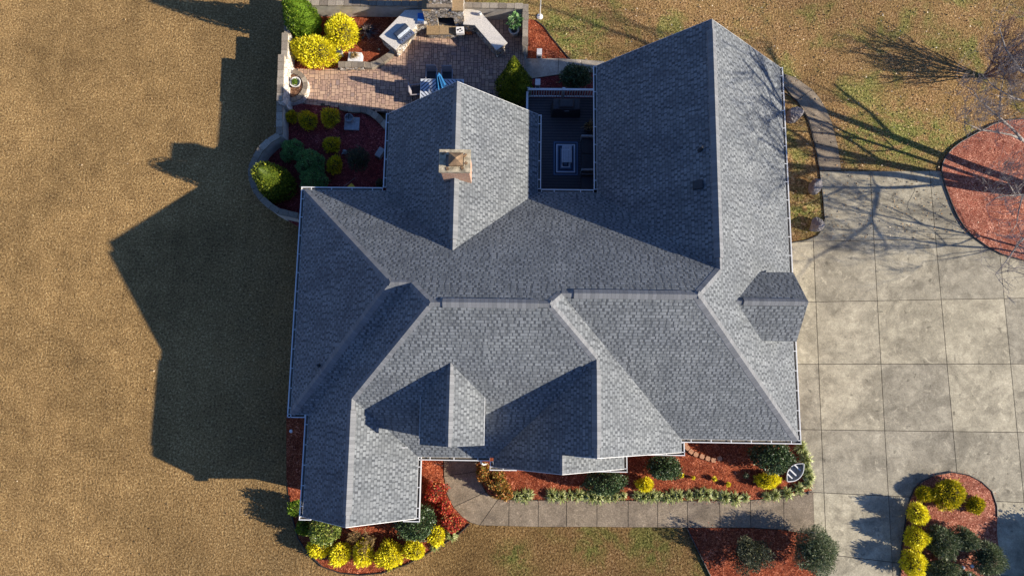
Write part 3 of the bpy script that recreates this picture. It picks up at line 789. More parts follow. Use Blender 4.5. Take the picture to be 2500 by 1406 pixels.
def rake(a, c, sgn):
    """white barge board under a gable edge from a down to c"""
    a, c = Vector(a), Vector(c); t = 0.02 * sgn
    z = Vector((0, 0, 1)); y = Vector((0, 1, 0))
    fa = MB()
    fa.add([a - z * .012 + y * t, c - z * .012 + y * t, c - z * .2 + y * t, a - z * .2 + y * t, a - z * .012 - y * t, c - z * .012 - y * t, c - z * .2 - y * t, a - z * .2 - y * t],
           [(0, 1, 2, 3), (7, 6, 5, 4), (0, 4, 5, 1), (3, 2, 6, 7), (0, 3, 7, 4), (1, 5, 6, 2)])
    fa.build('barge_board', M['white'], house)
for (ap, x0, x1, y, s) in ((Dn, xWE, xE, yNE, 1), (Mn, xWm, xEm, yM, 1), (Fs, xWL, xEFL, yFL, -1), (Ls, xWP, xEPL, yPL, -1), (Ps, xWP + 3.2, xEL, yP, -1)):
    rake(ap, V3(x0, y, 0 if x0 != xWP + 3.2 else 3.2), s); rake(ap, E0(x1, y), s)

# gutters with their hanger straps
hang = MB(); hang.box((0, 0.065, -0.02), (0.035, 0.13, 0.02))
hang_me = None
nh = 0
def gutter(a, c, out, hstep=0.82):
    global hang_me, nh
    a, c = Vector((a[0], a[1], HE)), Vector((c[0], c[1], HE))
    o_ = Vector((out[0], out[1], 0)); t = (c - a); L = t.length; t.normalize()
    bb = MB(); z = Vector((0, 0, 1)); ext = 0.0
    def bar(y0, y1, z0, z1, mi):
        vs = []
        for q in (a - t * ext, c + t * ext):
            for (yy, zz) in ((y0, z0), (y1, z0), (y1, z1), (y0, z1)):
                vs.append(q + o_ * yy + z * zz)
        bb.add(vs, [(0, 1, 2, 3), (7, 6, 5, 4), (0, 4, 5, 1), (1, 5, 6, 2), (2, 6, 7, 3), (3, 7, 4, 0)], mi)
    bar(0.012, 0.105, -0.13, -0.115, 1)
    bar(0.108, 0.146, -0.13, -0.012, 0)
    bar(-0.02, 0.010, -0.17, -0.012, 0)
    for q, s in ((a, 1), (c, -1)):
        p0 = q + t * 0.015 * s
        bb.box((p0 + o_ * 0.06 - z * 0.07), (0.02 if abs(t.x) > .5 else 0.09, 0.09 if abs(t.x) > .5 else 0.02, 0.1), 0, 0)
    g_ = bb.build("gutter", [M['white'], M['gutter_in']], house)
    n = int(L / hstep)
    for i in range(n):
        q = a + t * (hstep * (i + 0.5) * L / (n * hstep))
        if hang_me is None:
            ho = hang.build("hanger_strap", M['white'], g_); hang_me = ho.data
        else:
            ho = bpy.data.objects.new("hanger_strap", hang_me); col.objects.link(ho); ho.parent = g_
        ho.location = q; ho.rotation_euler.z = math.atan2(out[1], out[0]) - math.pi / 2
        nh += 1
gw = 0.15
gutter((xW - gw, yN), (xWm - gw, yN), (0, 1)); gutter((xEm + gw, yN), (xWE - gw, yN), (0, 1))
gutter((xW, yS - gw), (xW, yN + .0), (-1, 0)); gutter((xW - gw, yS), (xWL - gw, yS), (0, -1))
gutter((xWL, yFL), (xWL, yS), (-1, 0)); gutter((xEFL, yFL), (xEFL, yPo), (1, 0))
gutter((xEFL, yPo), (xWP - gw, yPo), (0, -1)); gutter((xWP, yPL), (xWP, yPo - gw), (-1, 0))
gutter((xEPL, yPL), (xEPL, yP), (1, 0)); gutter((xEL, yP), (xEL, ySR - gw), (1, 0))
gutter((xEL, ySR), (xE + gw, ySR), (0, -1)); gutter((xE, ySR), (xE, yNE), (1, 0))
gutter((xWE, yN + gw), (xWE, yNE), (-1, 0)); gutter((xWm, yN + gw), (xWm, yM), (-1, 0)); gutter((xEm, yN + gw), (xEm, yM), (1, 0))
# boxed returns at the front gables
gutter((xWL - gw, yFL), (xWL + .35, yFL), (0, -1)); gutter((xEFL - .55, yFL), (xEFL + gw, yFL), (0, -1))
gutter((xWP - gw, yPL), (xWP + 1.0, yPL), (0, -1)); gutter((xEPL - 1.3, yPL), (xEPL + gw, yPL), (0, -1)); gutter((xEL - 1.4, yP), (xEL + gw, yP), (0, -1))

# dormers
def dormer(roofs, walls, caps, name="dormer"):
    d = bpy.data.objects.new(name, None); col.objects.link(d); d.parent = house
    roof_mesh("dormer_roof", roofs, M['shingle'], d)
    walls.build("dormer_wall", M['white'], d)
    for c_ in caps: cap_strip(*c_, d)
    return d
# front dormer on the porch slope
zl = lambda y: HE + PT * (y - yPo)
def solve(px, py, f):
    lo, hi = 0.0, 12.0
    for _ in range(50):
        m_ = (lo + hi) / 2; p = G(px, py, m_)
        if m_ < f(p): lo = m_
        else: hi = m_
    return G(px, py, lo)
dn_n = solve(1100, 886, lambda p: zl(p.y))           # where its ridge meets the slope
zr = dn_n.z
dfr = G(1097, 1091, zr)                              # front end of the ridge
dh = 1.27; zde = zr - PT * dh; xm = dn_n.x; yf = dfr.y; yv = yPo + (zde - HE) / PT
rfs = [[Vector((xm, dn_n.y, zr)), Vector((xm, yf, zr)), Vector((xm - dh, yf, zde)), Vector((xm - dh, yv, zde))],
       [Vector((xm, dn_n.y, zr)), Vector((xm, yf, zr)), Vector((xm + dh, yf, zde)), Vector((xm + dh, yv, zde))]]
wl = MB(); q = dh - 0.10
wl.prism([(xm - q, yf + .18), (xm + q, yf + .18), (xm + q, yv), (xm - q, yv)], zl(yf) - .3, zde - 0.02)
wl.add([(xm - q, yf + .18, zde - .02), (xm + q, yf + .18, zde - .02), (xm, yf + .18, zr - .12)], [(0, 1, 2)])
for s in (-1, 1):
    wl.box((xm + s * dh, (yf + yv) / 2, zde - .055), (.03, abs(yv - yf), .09))
fd = dormer(rfs, wl, [("ridge_cap", (xm, yf, zr), (xm, dn_n.y, zr), dn['E'], dn['W'], 0.15, 0.012), ("ridge_vent", (xm, yf + .35, zr), (xm, dn_n.y - .45, zr), dn['E'], dn['W'], 0.2, 0.07)])
wi = MB(); wi.box((xm, yf + .165, zl(yf) + .75), (1.1, .05, 1.0)); fr = wi.build("dormer_window", M['white'], fd)
wi = MB()
for s in (-1, 1): wi.box((xm + s * .26, yf + .13, zl(yf) + .75), (.44, .03, .82))
wi.build("pane", M['glass'], fd)
# side dormer over the driveway
ze = lambda x: HE + PT * (xE - x)
en = solve(1797, 735, lambda p: ze(p.x)); zr2 = en.z; ef = G(1974, 738, zr2)
dh2 = 1.42; zde2 = zr2 - PT * dh2; ym = en.y; xf = ef.x; xv = xE - (zde2 - HE) / PT
rfs = [[Vector((en.x, ym, zr2)), Vector((xf, ym, zr2)), Vector((xf, ym + dh2, zde2)), Vector((xv, ym + dh2, zde2))],
       [Vector((en.x, ym, zr2)), Vector((xf, ym, zr2)), Vector((xf, ym - dh2, zde2)), Vector((xv, ym - dh2, zde2))]]
wl = MB(); q = dh2 - .12
wl.prism([(xv, ym - q), (xf - .25, ym - q), (xf - .25, ym + q), (xv, ym + q)], ze(xf) - .4, zde2 - .02)
wl.add([(xf - .25, ym - q, zde2 - .02), (xf - .25, ym + q, zde2 - .02), (xf - .25, ym, zr2 - .12)], [(0, 1, 2)])
sd_ = dormer(rfs, wl, [("ridge_cap", (en.x, ym, zr2), (xf, ym, zr2), dn['N'], dn['S'], 0.15, 0.012), ("ridge_vent", (en.x + .3, ym, zr2), (xf - .3, ym, zr2), dn['N'], dn['S'], 0.2, 0.07)])
wi = MB(); wi.box((xf - .235, ym, ze(xf) + .5), (.05, 1.1, .9)); wi.build("dormer_window", M['white'], sd_)
wi = MB(); wi.box((xf - .2, ym, ze(xf) + .5), (.03, .9, .72)); wi.build("pane", M['glass'], sd_)

# chimney on the back wing
c0 = G(1073, 365, 7.45); c1 = G(1148, 421, 7.45)
cx, cy = (c0.x + c1.x) / 2, (c0.y + c1.y) / 2; cw, cdp = c1.x - c0.x, c0.y - c1.y
ch = MB(); ch.box((cx, cy, 6.2), (cw - .12, cdp - .12, 2.2)); ch.box((cx, cy, 7.30), (cw - .05, cdp - .05, .10))
cho = ch.build("chimney", M['brick'], house)
ch = MB()
for (px_, py_, wx, wy) in ((0, cdp / 2 - .11, cw, .22), (0, -cdp / 2 + .11, cw, .22), (cw / 2 - .13, 0, .26, cdp - .44), (-cw / 2 + .13, 0, .26, cdp - .44)):
    ch.box((cx + px_, cy + py_, 7.40), (wx, wy, .12))
ch.build("chimney_crown", M['mortar_cap'], cho)
ch = MB(); a_ = cw / 2 - .27; b_ = cdp / 2 - .2
ch.add([(cx - a_ + .12, cy - b_, 7.66), (cx + a_, cy - b_, 7.66), (cx + a_, cy + b_, 7.66), (cx - a_ + .12, cy + b_, 7.66), (cx + .06, cy, 7.80)], [(0, 1, 4), (1, 2, 4), (2, 3, 4), (3, 0, 4), (3, 2, 1, 0)])
ch.box((cx + .06, cy, 7.55), (2 * a_ - .16, 2 * b_ - .04, .22))
for (dx_, dy_) in ((-.42, .3), (.40, .22), (-.28, -.33), (.3, -.3), (.45, -.1)): ch.box((cx + dx_, cy + dy_, 7.468), (random.uniform(.08, .18), random.uniform(.06, .12), .025), random.uniform(0, 3))
ch.build("chimney_cover", M['rust'], cho)
# vents on the slopes
def on(px, py, f): return solve(px, py, f)
v1 = on(1703, 453, lambda p: HE + PT * (p.x - xWE)); v2 = on(1711, 366, lambda p: HE + PT * (p.x - xWE)); v3 = on(780, 892, lambda p: HE + PT * (p.x - xW))
vb = MB(); vb.add([v1 + Vector(q_) for q_ in ((-.16, -.17, -.12), (.16, -.17, .16), (.16, .17, .16), (-.16, .17, -.12), (-.18, -.17, .06), (.13, -.17, .25), (.13, .17, .25), (-.18, .17, .06))], [(3, 2, 1, 0), (4, 5, 6, 7), (0, 1, 5, 4), (1, 2, 6, 5), (2, 3, 7, 6), (3, 0, 4, 7)])
vb.build("roof_vent", M['vent'], house)
vb = MB(); vb.lathe([(.12, -.1), (.10, .02), (.055, .05), (.05, .32), (.035, .32)], 12, v2); vb.build("vent_pipe", M['vent'], house, smooth=False)
vb = MB(); vb.lathe([(.10, -.1), (.09, .02), (.05, .04), (.045, .3), (.03, .3)], 12, v3); vb.build("vent_pipe", M['vent'], house)
# white diverter strip on the front wing
p_ = on(985, 1092, lambda p: HE + PT * (xEFL - p.x))
vb = MB(); vb.box((p_.x, p_.y, p_.z + .03), (.36, .04, .06), 0); vb.build("rain_diverter", M['white'], house)
# downspout elbow by the porch, step, front door, windows
vb = MB(); vb.tube([(xWP - .55, yPo - .1, HE - .15), (xWP - .55, yPo - .25, 2.6), (xWP - .5, yPo - .42, 1.6), (xWP - .38, yPo - .5, .2)], .04, 8); vb.build("downspout", M['white'], house)
def window(x, y, zc, wd_, ht, axis, sgn):
    f = MB(); g_ = MB()
    if axis == 'y':
        f.box((x, y + .02 * sgn, zc), (wd_ + .16, .06, ht + .16)); g_.box((x, y + .06 * sgn, zc), (wd_, .03, ht))
    else:
        f.box((x + .02 * sgn, y, zc), (.06, wd_ + .16, ht + .16)); g_.box((x + .06 * sgn, y, zc), (.03, wd_, ht))
    fo = f.build("window", M['white'], house); g_.build("pane", M['glass'], fo)
for y in (1.2, 4.0, 7.0): window(xW + .42, y, 1.6, 1.1, 1.5, 'x', -1)
for x in (xWL + 1.2, xEFL - 1.2): window(x, yFL + .42, 1.5, .9, 1.5, 'y', -1)
for x in (0.4, 2.4): window(x, yPL + .42, 1.5, 1.0, 1.5, 'y', -1)
for x in (8.2, 10.2): window(x, ySR + .42, 1.6, 1.0, 1.4, 'y', -1)
for x in (-4.6, -1.0): window(x, yM - .42, 1.7, 1.2, 1.6, 'y', 1)
for x in (6.0, 9.0): window(x, yNE - .42, 1.6, 1.0, 1.4, 'y', 1)
for y in (2.2, 5.6):
    d = MB(); d.box((xE - .40, y, 1.2), (.08, 2.7, 2.3)); d.build("garage_door", M['white'], house)
d = MB(); d.box((-2.6, yPo + .40, 1.25), (1.0, .08, 2.1)); d.build("front_door", M['wood'], house)
d = MB(); d.box((-3.0, yPo + .02, .09), (2.2, .5, .18)); d.build("porch_step", M['brick'], house)

# ---------------------------------------------------------------- foliage builders
def np_mesh(name, V, F, mats, parent=None, mi=None):
    me = bpy.data.meshes.new(name)
    V = np.asarray(V, np.float32); F = np.asarray(F, np.int32)
    me.vertices.add(len(V)); me.vertices.foreach_set('co', V.ravel())
    k = F.shape[1]
    me.loops.add(F.size); me.loops.foreach_set('vertex_index', F.ravel())
    me.polygons.add(len(F)); me.polygons.foreach_set('loop_start', np.arange(0, F.size, k, dtype=np.int32))
    me.update(calc_edges=True)
    for m in (mats if isinstance(mats, (list, tuple)) else [mats]): me.materials.append(m)
    o = bpy.data.objects.new(name, me); col.objects.link(o)
    if parent: o.parent = parent
    return o
def unit(v): return v / np.maximum(np.linalg.norm(v, axis=1, keepdims=True), 1e-6)
def leaves(P_, A_, L_, W_):
    """kite-shaped leaves at P_, pointing along A_"""
    n = len(P_); S = unit(np.cross(A_, rng.normal(size=(n, 3)))); Nn = np.cross(A_, S)
    L_ = L_ * rng.uniform(.65, 1.25, (n, 1)); W_ = W_ * rng.uniform(.7, 1.25, (n, 1))
    V = np.empty((n, 4, 3)); mid = P_ + A_ * L_ * .45 + Nn * W_ * .25
    V[:, 0] = P_; V[:, 1] = mid + S * W_ * .5; V[:, 2] = P_ + A_ * L_; V[:, 3] = mid - S * W_ * .5
    return V.reshape(-1, 3), np.arange(4 * n).reshape(n, 4)
def lump(d, seed, k=9, amp=.18):
    r = np.random.default_rng(seed); c = unit(r.normal(size=(k, 3))); h = r.uniform(.5, 1.15, k)
    return 1 + amp * (np.max(h * np.exp(-9 * (1 - d @ c.T)), axis=1) - .6)
def core(Rx, Ry, Rz, zc, n=10, s=.72):
    V = []; F = []
    for i in range(n + 1):
        th = math.pi * i / n
        for j in range(2 * n):
            ph = math.pi * j / n; k = s * (1 + .08 * math.sin(3 * ph + i))
            V.append((Rx * k * math.sin(th) * math.cos(ph), Ry * k * math.sin(th) * math.sin(ph), zc + Rz * k * math.cos(th)))
    for i in range(n):
        for j in range(2 * n):
            F.append((i * 2 * n + j, (i + 1) * 2 * n + j, (i + 1) * 2 * n + (j + 1) % (2 * n), i * 2 * n + (j + 1) % (2 * n)))
    return np.array(V), np.array(F)
def cat(parts):
    Vs, Fs, o = [], [], 0
    for V, F in parts:
        Vs.append(V); Fs.append(F + o); o += len(V)
    return np.concatenate(Vs), np.concatenate(Fs)
def bush_geo(Rx, Ry, H, n, L, W, seed, amp=.18, spread=.55, up=.35, lumps=None, cs=.6, split=False):
    parts = []; inner = []
    lobes = lumps or [(0, 0, H * .48, Rx, Ry, H * .54, 1.0)]
    for k, (lx, ly, lz, rx, ry, rz, fr) in enumerate(lobes):
        m = int(n * fr)
        d = unit(rng.normal(size=(m * 2, 3))); d = d[d[:, 2] > -.45][:m]
        lf = lump(d, seed + k, 15, amp * 1.5)[:, None] * (1 + .18 * (rng.uniform(0, 1, (len(d), 1)) ** 9))
        r = (1.1 - .42 * rng.uniform(0, 1, (len(d), 1)) ** 1.3) * lf if cs > .55 else 1.08 * rng.uniform(.03, 1, (len(d), 1)) ** .42 * lf
        p = d * np.array([rx, ry, rz]) * r + np.array([lx, ly, lz])
        p[:, 2] = np.maximum(p[:, 2], .02)
        a = unit(d + rng.normal(size=d.shape) * spread + np.array([0, 0, up]))
        parts.append(leaves(p - a * L * .5, a, L, W))
        if cs:
            cv, cf = core(rx, ry, rz, 0, 8, cs); cv = cv + np.array([lx, ly, lz]); cv[:, 2] = np.maximum(cv[:, 2], .01)
            inner.append((cv, cf))
    if split: return cat(parts), (cat(inner) if inner else None)
    return cat(parts + inner)
def cone_geo(Rb, H, n, L, W, seed, amp=.15, pw=.8):
    r_ = np.random.default_rng(seed)
    t = 1 - np.sqrt(rng.uniform(0.0, 1, n)); t = np.clip(t * 1.02, 0, 1)
    ph = rng.uniform(0, 2 * math.pi, n)
    prof = np.where(t < .12, .75 + t / .12 * .25, ((1 - t) / .88) ** pw)
    bumps = 1 + amp * np.sin(ph * 5 + t * 17 + seed) * np.sin(t * 23 + ph * 2) + rng.uniform(-.12, .06, n)
    rr = Rb * prof * bumps
    p = np.stack([rr * np.cos(ph), rr * np.sin(ph), t * H + .05], 1)
    a = unit(np.stack([np.cos(ph), np.sin(ph), np.full(n, .8)], 1) + rng.normal(size=(n, 3)) * .45)
    V = []; F = []; ns = 14; nr = 9
    for i in range(nr + 1):
        tt = i / nr
        k = Rb * .78 * (.75 + tt / .12 * .25 if tt < .12 else ((1 - tt) / .88) ** pw)
        for j in range(ns):
            an = 2 * math.pi * j / ns
            V.append((k * math.cos(an), k * math.sin(an), tt * H * .97 + .03))
    for i in range(nr):
        for j in range(ns): F.append((i * ns + j, i * ns + (j + 1) % ns, (i + 1) * ns + (j + 1) % ns, (i + 1) * ns + j))
    return cat([leaves(p - a * L * .4, a, L, W), (np.array(V), np.array(F))])
def stems(parent, H, n=4, r=.02, spread=.15, m=None):
    bb = MB()
    for i in range(n):
        a = 2 * math.pi * i / n + .4
        bb.tube([(math.cos(a) * .03, math.sin(a) * .03, -.05), (math.cos(a) * spread * .6, math.sin(a) * spread * .6, H * .35), (math.cos(a) * spread, math.sin(a) * spread, H * .6)], [r, r * .8, r * .5], 5)
    return bb.build("stem", m or M['bark'], parent)
def bush(px, py, z, rpx, H, m, label, n=1500, L=.11, W=.035, ry=None, group=None, name="bush", cat_="bush", seed=None, amp=.18, spread=.55, up=.35, lumps=None, zc=None, cs=.6):
    """bush whose crown centre is seen at px,py"""
    c = G(px, py, z + (H * .5 if zc is None else zc))
    s = 51.0 * 34 / (34 - z - H * .5)
    Rx = max(rpx / s - .45 * L, .05) / (1.06 * (1 + .35 * amp)); Ry = max((ry or rpx) / s - .45 * L, .05) / (1.06 * (1 + .35 * amp))
    t = thing(name, label, cat_, (c.x, c.y, z), 0, group)
    (V, F), inn = bush_geo(Rx, Ry, H, n, L, W, seed if seed is not None else int(px + py), amp, spread, up, lumps, cs, True)
    np_mesh("foliage", V, F, M[m], t)
    if inn: np_mesh("shaded_twig_core", inn[0], inn[1], M['inner'], t)
    stems(t, H, 4, .018, Rx * .3)
    return t
def conifer(bx, by, z, Rb, H, m, label, n=5200, L=.10, W=.045, seed=1, pw=.8):
    c = G(bx, by, z)
    t = thing("conifer", label, "conifer", (c.x, c.y, z))
    V, F = cone_geo(Rb, H, n, L, W, seed, pw=pw)
    np_mesh("foliage", V, F, M[m], t)
    bb = MB(); bb.tube([(0, 0, -.1), (0, 0, H * .5), (0, 0, H * .9)], [.07, .045, .015], 7); bb.build("trunk", M['bark'], t)
    return t

# conifers
conifer(752, 70, ZP, .86, 4.3, 'conifer', "bright green conifer in the patio corner beside the golden bushes", 7500, seed=3, pw=.72)
conifer(1256, 229, ZP, .88, 3.9, 'conifer_gold', "tall lime-tipped conifer between patio and deck", 7000, seed=5, pw=.92)
conifer(686, 460, ZP, .84, 3.15, 'conifer_gold', "lime conifer half lit inside the curved garden wall", 6500, seed=8, pw=.42)

# golden bushes
GB = "golden bushes"
for (px, py, z, r, ry, H, m, lab) in [
    (833, 76, ZP, 48, 54, 1.3, 'gold', "large golden bush by the spiky plant in the patio bed"),
    (768, 123, ZP, 66, 47, 1.2, 'gold', "broad golden bush at the foot of the bright green conifer"),
    (780, 1334, .05, 31, 29, .95, 'gold', "golden bush at the left end of the front corner row"),
    (831, 1352, .05, 29, 32, .95, 'gold', "second golden bush from the left in the front corner row"),
    (887, 1350, .05, 29, 33, .95, 'gold', "third golden bush from the left in the front corner row"),
    (951, 1355, .05, 36, 34, 1.0, 'gold', "largest golden bush of the front corner row, fourth from left"),
    (1012, 1342, .05, 31, 25, .95, 'gold', "fifth golden bush of the front corner row, below the dark holly"),
    (1065, 1306, .05, 25, 28, .85, 'gold', "golden bush at the right end of the front corner row, below the red nandinas"),
    (2256, 1204, .07, 24, 23, .5, 'goldgreen', "small round golden-green bush at the top left of the driveway island"),
    (2318, 1206, .07, 41, 41, .75, 'goldgreen', "largest round golden-green bush at the top of the driveway island"),
    (2382, 1232, .07, 25, 24, .5, 'goldgreen', "small round golden-green bush at the right of the driveway island"),
    (2241, 1254, .07, 27, 30, 1.1, 'gold', "upper one of three golden bushes on the island's left edge"),
    (2236, 1313, .07, 29, 30, 1.15, 'gold', "middle one of three golden bushes on the island's left edge"),
    (2230, 1376, .07, 31, 33, 1.1, 'gold', "lowest of three golden bushes on the island's left edge"),
    (1574, 1183, .06, 23, 20, .6, 'gold', "golden bush between the two dark hollies right of the porch gable"),
    (1874, 1172, .06, 33, 22, .6, 'gold', "spreading golden bush below the large holly near the small boat"),
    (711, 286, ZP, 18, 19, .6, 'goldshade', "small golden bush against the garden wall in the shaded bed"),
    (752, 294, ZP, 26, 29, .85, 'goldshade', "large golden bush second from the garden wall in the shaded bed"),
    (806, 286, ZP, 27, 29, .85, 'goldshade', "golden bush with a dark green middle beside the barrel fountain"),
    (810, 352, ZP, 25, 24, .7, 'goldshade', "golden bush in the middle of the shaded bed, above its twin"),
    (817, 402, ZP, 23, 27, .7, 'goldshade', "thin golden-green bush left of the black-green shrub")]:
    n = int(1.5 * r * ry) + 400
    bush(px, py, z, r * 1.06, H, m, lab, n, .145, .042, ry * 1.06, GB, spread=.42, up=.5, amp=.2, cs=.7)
# tiny golden tufts
for (px, py, r, lab) in [(1663, 1160, 9, "tiny golden tuft at the corner of the right holly"), (1693, 1166, 6, "smallest golden tuft, second of four in the front mulch"), (1744, 1169, 9, "golden tuft in the middle of the front mulch"), (1778, 1182, 8, "golden tuft nearest the pale grass clumps in the front mulch")]:
    bush(px, py, .06, r, .3, 'gold', lab, 130, .10, .03, r, "small golden tufts", name="tuft", cat_="small plant", up=.6)
bush(1821, 1160, .06, 9, .3, 'olive', "small green tuft in the shade of the large holly", 120, .10, .03, name="tuft", cat_="small plant")

# dark evergreen shrubs
HB = "dark holly shrubs"
for (px, py, z, r, ry, H, lab) in [
    (1478, 1180, .06, 56, 36, 1.7, "dark holly below the porch gable, behind the pale grass clumps"),
    (1620, 1142, .06, 47, 36, 1.4, "dark holly at the right corner of the front gable, above the golden bush"),
    (1886, 1115, .06, 56, 44, 1.7, "large dark holly at the house corner beside the small boat"),
    (1016, 1276, .05, 50, 50, 1.9, "dark holly at the corner of the left front wing beside the red nandinas"),
    (1405, 189, .06, 47, 35, 1.3, "dark bush beside the pale garden path above the deck railing")]:
    bush(px, py, z, r, H, 'holly', lab, int(1.9 * r * ry) + 500, .095, .055, ry, HB, amp=.22, spread=.9, up=.3, name="holly")
bush(796, 1294, .05, 41, 1.9, 'variegated_green', "yellow-green variegated shrub below the left front wing", 3000, .095, .05, 36, spread=.8, name="shrub", cat_="shrub")
bush(744, 1285, .05, 24, 1.1, 'conifer', "green shrub at the left corner of the left front wing", 1300, .10, .045, 26, name="shrub", cat_="shrub")
bush(722, 1240, .05, 18, 1.35, 'conifer', "narrow green shrub at the side of the left front wing", 1400, .10, .045, 24, name="shrub", cat_="shrub")
# cloud-shaped evergreens in the walled bed
for k, (px, py, r, H, lob, lab) in enumerate([
    (716, 368, 37, 1.3, [(-.25, .2, .5, .34, .32, .5, .35), (.1, .22, .6, .34, .3, .5, .3), (-.05, -.1, .75, .36, .34, .5, .35), (.32, -.15, .55, .32, .32, .5, .3), (-.35, -.2, .45, .3, .3, .42, .25)], "uppermost billowing dark green evergreen inside the curved wall"),
    (757, 397, 40, 1.5, [(-.3, .2, .7, .36, .34, .6, .3), (.05, .28, .75, .34, .32, .55, .3), (.38, .1, .65, .32, .32, .55, .3), (.05, -.08, .95, .34, .33, .5, .3), (-.3, -.2, .65, .34, .32, .5, .3), (.3, -.28, .6, .34, .3, .5, .3)], "middle billowing dark green evergreen inside the curved wall"),
    (766, 444, 43, 1.4, [(-.32, .22, .6, .34, .34, .55, .3), (.02, .26, .75, .36, .33, .55, .3), (.36, .1, .65, .32, .34, .55, .3), (0, -.1, .9, .36, .34, .5, .3), (-.3, -.22, .6, .34, .33, .5, .3), (.28, -.35, .6, .34, .32, .5, .3)], "lowest billowing dark green evergreen, touching the roof corner")]):
    bush(px, py, ZP, r, H, 'hinoki', lab, 3600, .075, .035, r, "billowing evergreens", lumps=lob, name="evergreen_shrub", cat_="shrub", amp=.1)
bush(875, 389, ZP, 38, 1.3, 'blackgreen', "black-green feathery shrub in the shaded bed", 2600, .12, .03, 38, name="shrub", cat_="shrub", amp=.25, cs=.5)
bush(929, 451, ZP, 15, .8, 'blackgreen', "small dark shrub under the eaves in the shaded bed", 500, .09, .03, 17, name="shrub", cat_="shrub")
# red and autumn-coloured nandinas
for (px, py, r, ry, H, m, lab) in [
    (1064, 1198, 33, 34, 1.15, 'red', "upper red nandina beside the curving walkway"), (1080, 1237, 28, 25, .9, 'red', "middle red nandina beside the curving walkway"), (1102, 1275, 34, 29, 1.05, 'red', "lowest red nandina at the tip of the corner bed"),
    (1183, 1152, 24, 36, 1.1, 'autumn', "orange-green nandina tucked against the porch gutter"), (1213, 1176, 34, 34, 1.0, 'autumn', "broad orange-green nandina in the bend of the walkway"), (1233, 1206, 26, 20, .8, 'autumn', "reddest of the orange nandinas, nearest the pale grass")]:
    bush(px, py, .055, r, H, m, lab, int(1.1 * r * ry) + 350, .11, .055, ry, "nandinas", amp=.35, spread=.9, name="nandina", cat_="bush")
# driveway island, dark rounded shrubs
for (px, py, r, ry, H, lab) in [
    (2298, 1322, 42, 44, 1.3, "grey-green rounded shrub in the middle of the driveway island"), (2354, 1316, 34, 34, 1.2, "olive shrub upper right among the island's dark shrubs"),
    (2411, 1362, 38, 46, 1.4, "dark green shrub at the right edge of the driveway island"), (2303, 1392, 44, 28, 1.2, "low olive shrub at the bottom of the driveway island"),
    (2360, 1420, 40, 30, 1.0, "olive shrub cut by the bottom edge below the island lights")]:
    bush(px, py, .07, r, H, 'olive', lab, int(2.1 * r * ry) + 500, .14, .03, ry, "olive shrubs on the island", amp=.2, spread=.5, name="shrub", cat_="shrub")
bush(1990, 1346, .06, 58, 2.0, 'olive', "large airy olive-green bush overhanging the driveway edge", 9000, .15, .028, 62, amp=.25, spread=.8, cs=.5, name="shrub", cat_="shrub")
bush(1828, 1350, .06, 60, 1.5, 'blackgreen', "sparse dark shrub in the mulch below the walkway", 5600, .15, .032, 60, amp=.5, spread=1.0, cs=.3, name="shrub", cat_="shrub")

# spiky clumps of pale grass along the walkway
def clump_geo(R, H, n, seed):
    r = np.random.default_rng(seed)
    ph = r.uniform(0, 2 * math.pi, n); el = r.uniform(.15, 1.35, n)
    d = np.stack([np.cos(ph) * np.cos(el), np.sin(ph) * np.cos(el), np.sin(el)], 1)
    base = np.stack([np.cos(ph) * .03, np.sin(ph) * .03, np.zeros(n)], 1)
    L = R * r.uniform(.75, 1.25, n)[:, None] * (1 + .2 * np.sin(el)[:, None])
    s = np.stack([-np.sin(ph), np.cos(ph), np.zeros(n)], 1) * .016
    mid = base + d * L * .55 + np.array([0, 0, .05]); tip = base + d * L * np.array([1, 1, .55])
    V = np.stack([base - s * .6, base + s * .6, mid + s, mid - s, mid - s, mid + s, tip + s * .2, tip - s * .2], 1).reshape(-1, 3)
    q = np.arange(n)[:, None] * 8
    F = np.concatenate([q + np.array([0, 1, 2, 3]), q + np.array([4, 5, 6, 7])])
    return V, F
cl = []
CL = [(1262, 1210), (1293, 1206), (1282, 1211), (1347, 1208), (1370, 1212), (1391, 1208), (1411, 1209), (1427, 1211), (1443, 1212), (1460, 1215), (1481, 1215), (1501, 1214), (1520, 1210), (1553, 1208), (1571, 1211), (1591, 1211), (1607, 1210), (1625, 1214), (1641, 1211), (1656, 1209), (1682, 1208), (1706, 1207), (1724, 1206), (1745, 1208), (1769, 1212), (1794, 1217), (1819, 1213), (1871, 1211), (1892, 1208), (1920, 1204), (1949, 1193),
      (1953, 1090), (1962, 1106), (1967, 1122), (1968, 1138), (1971, 1152), (1975, 1166), (1971, 1179), (1102, 1304), (1061, 1334)]
for i, (px, py) in enumerate(CL):
    c = G(px, py, .1)
    if i < 4:
        V, F = clump_geo(.28, .3, 110, i + 3); o = np_mesh("grass_clump", V, F, M['cream']); cl.append(o)
    else:
        o = cl[i % 4].copy(); col.objects.link(o)
    o.location = (c.x, c.y, .05); o.rotation_euler.z = random.uniform(0, 6)
    s = random.uniform(.75, 1.2); o.scale = (s, s, s)
    if i < 31: lab = "pale variegated grass clump in the row along the front walkway"; gr = "grass clumps along the walkway"
    elif i < 38: lab = "pale variegated grass clump in the row along the driveway edge"; gr = "grass clumps along the driveway"
    else: lab = ["small pale grass clump at the tip of the red nandina bed", "small pale grass clump below the last golden bush of the corner row"][i - 38]; gr = None
    tag(o, lab, "grass clump", gr)

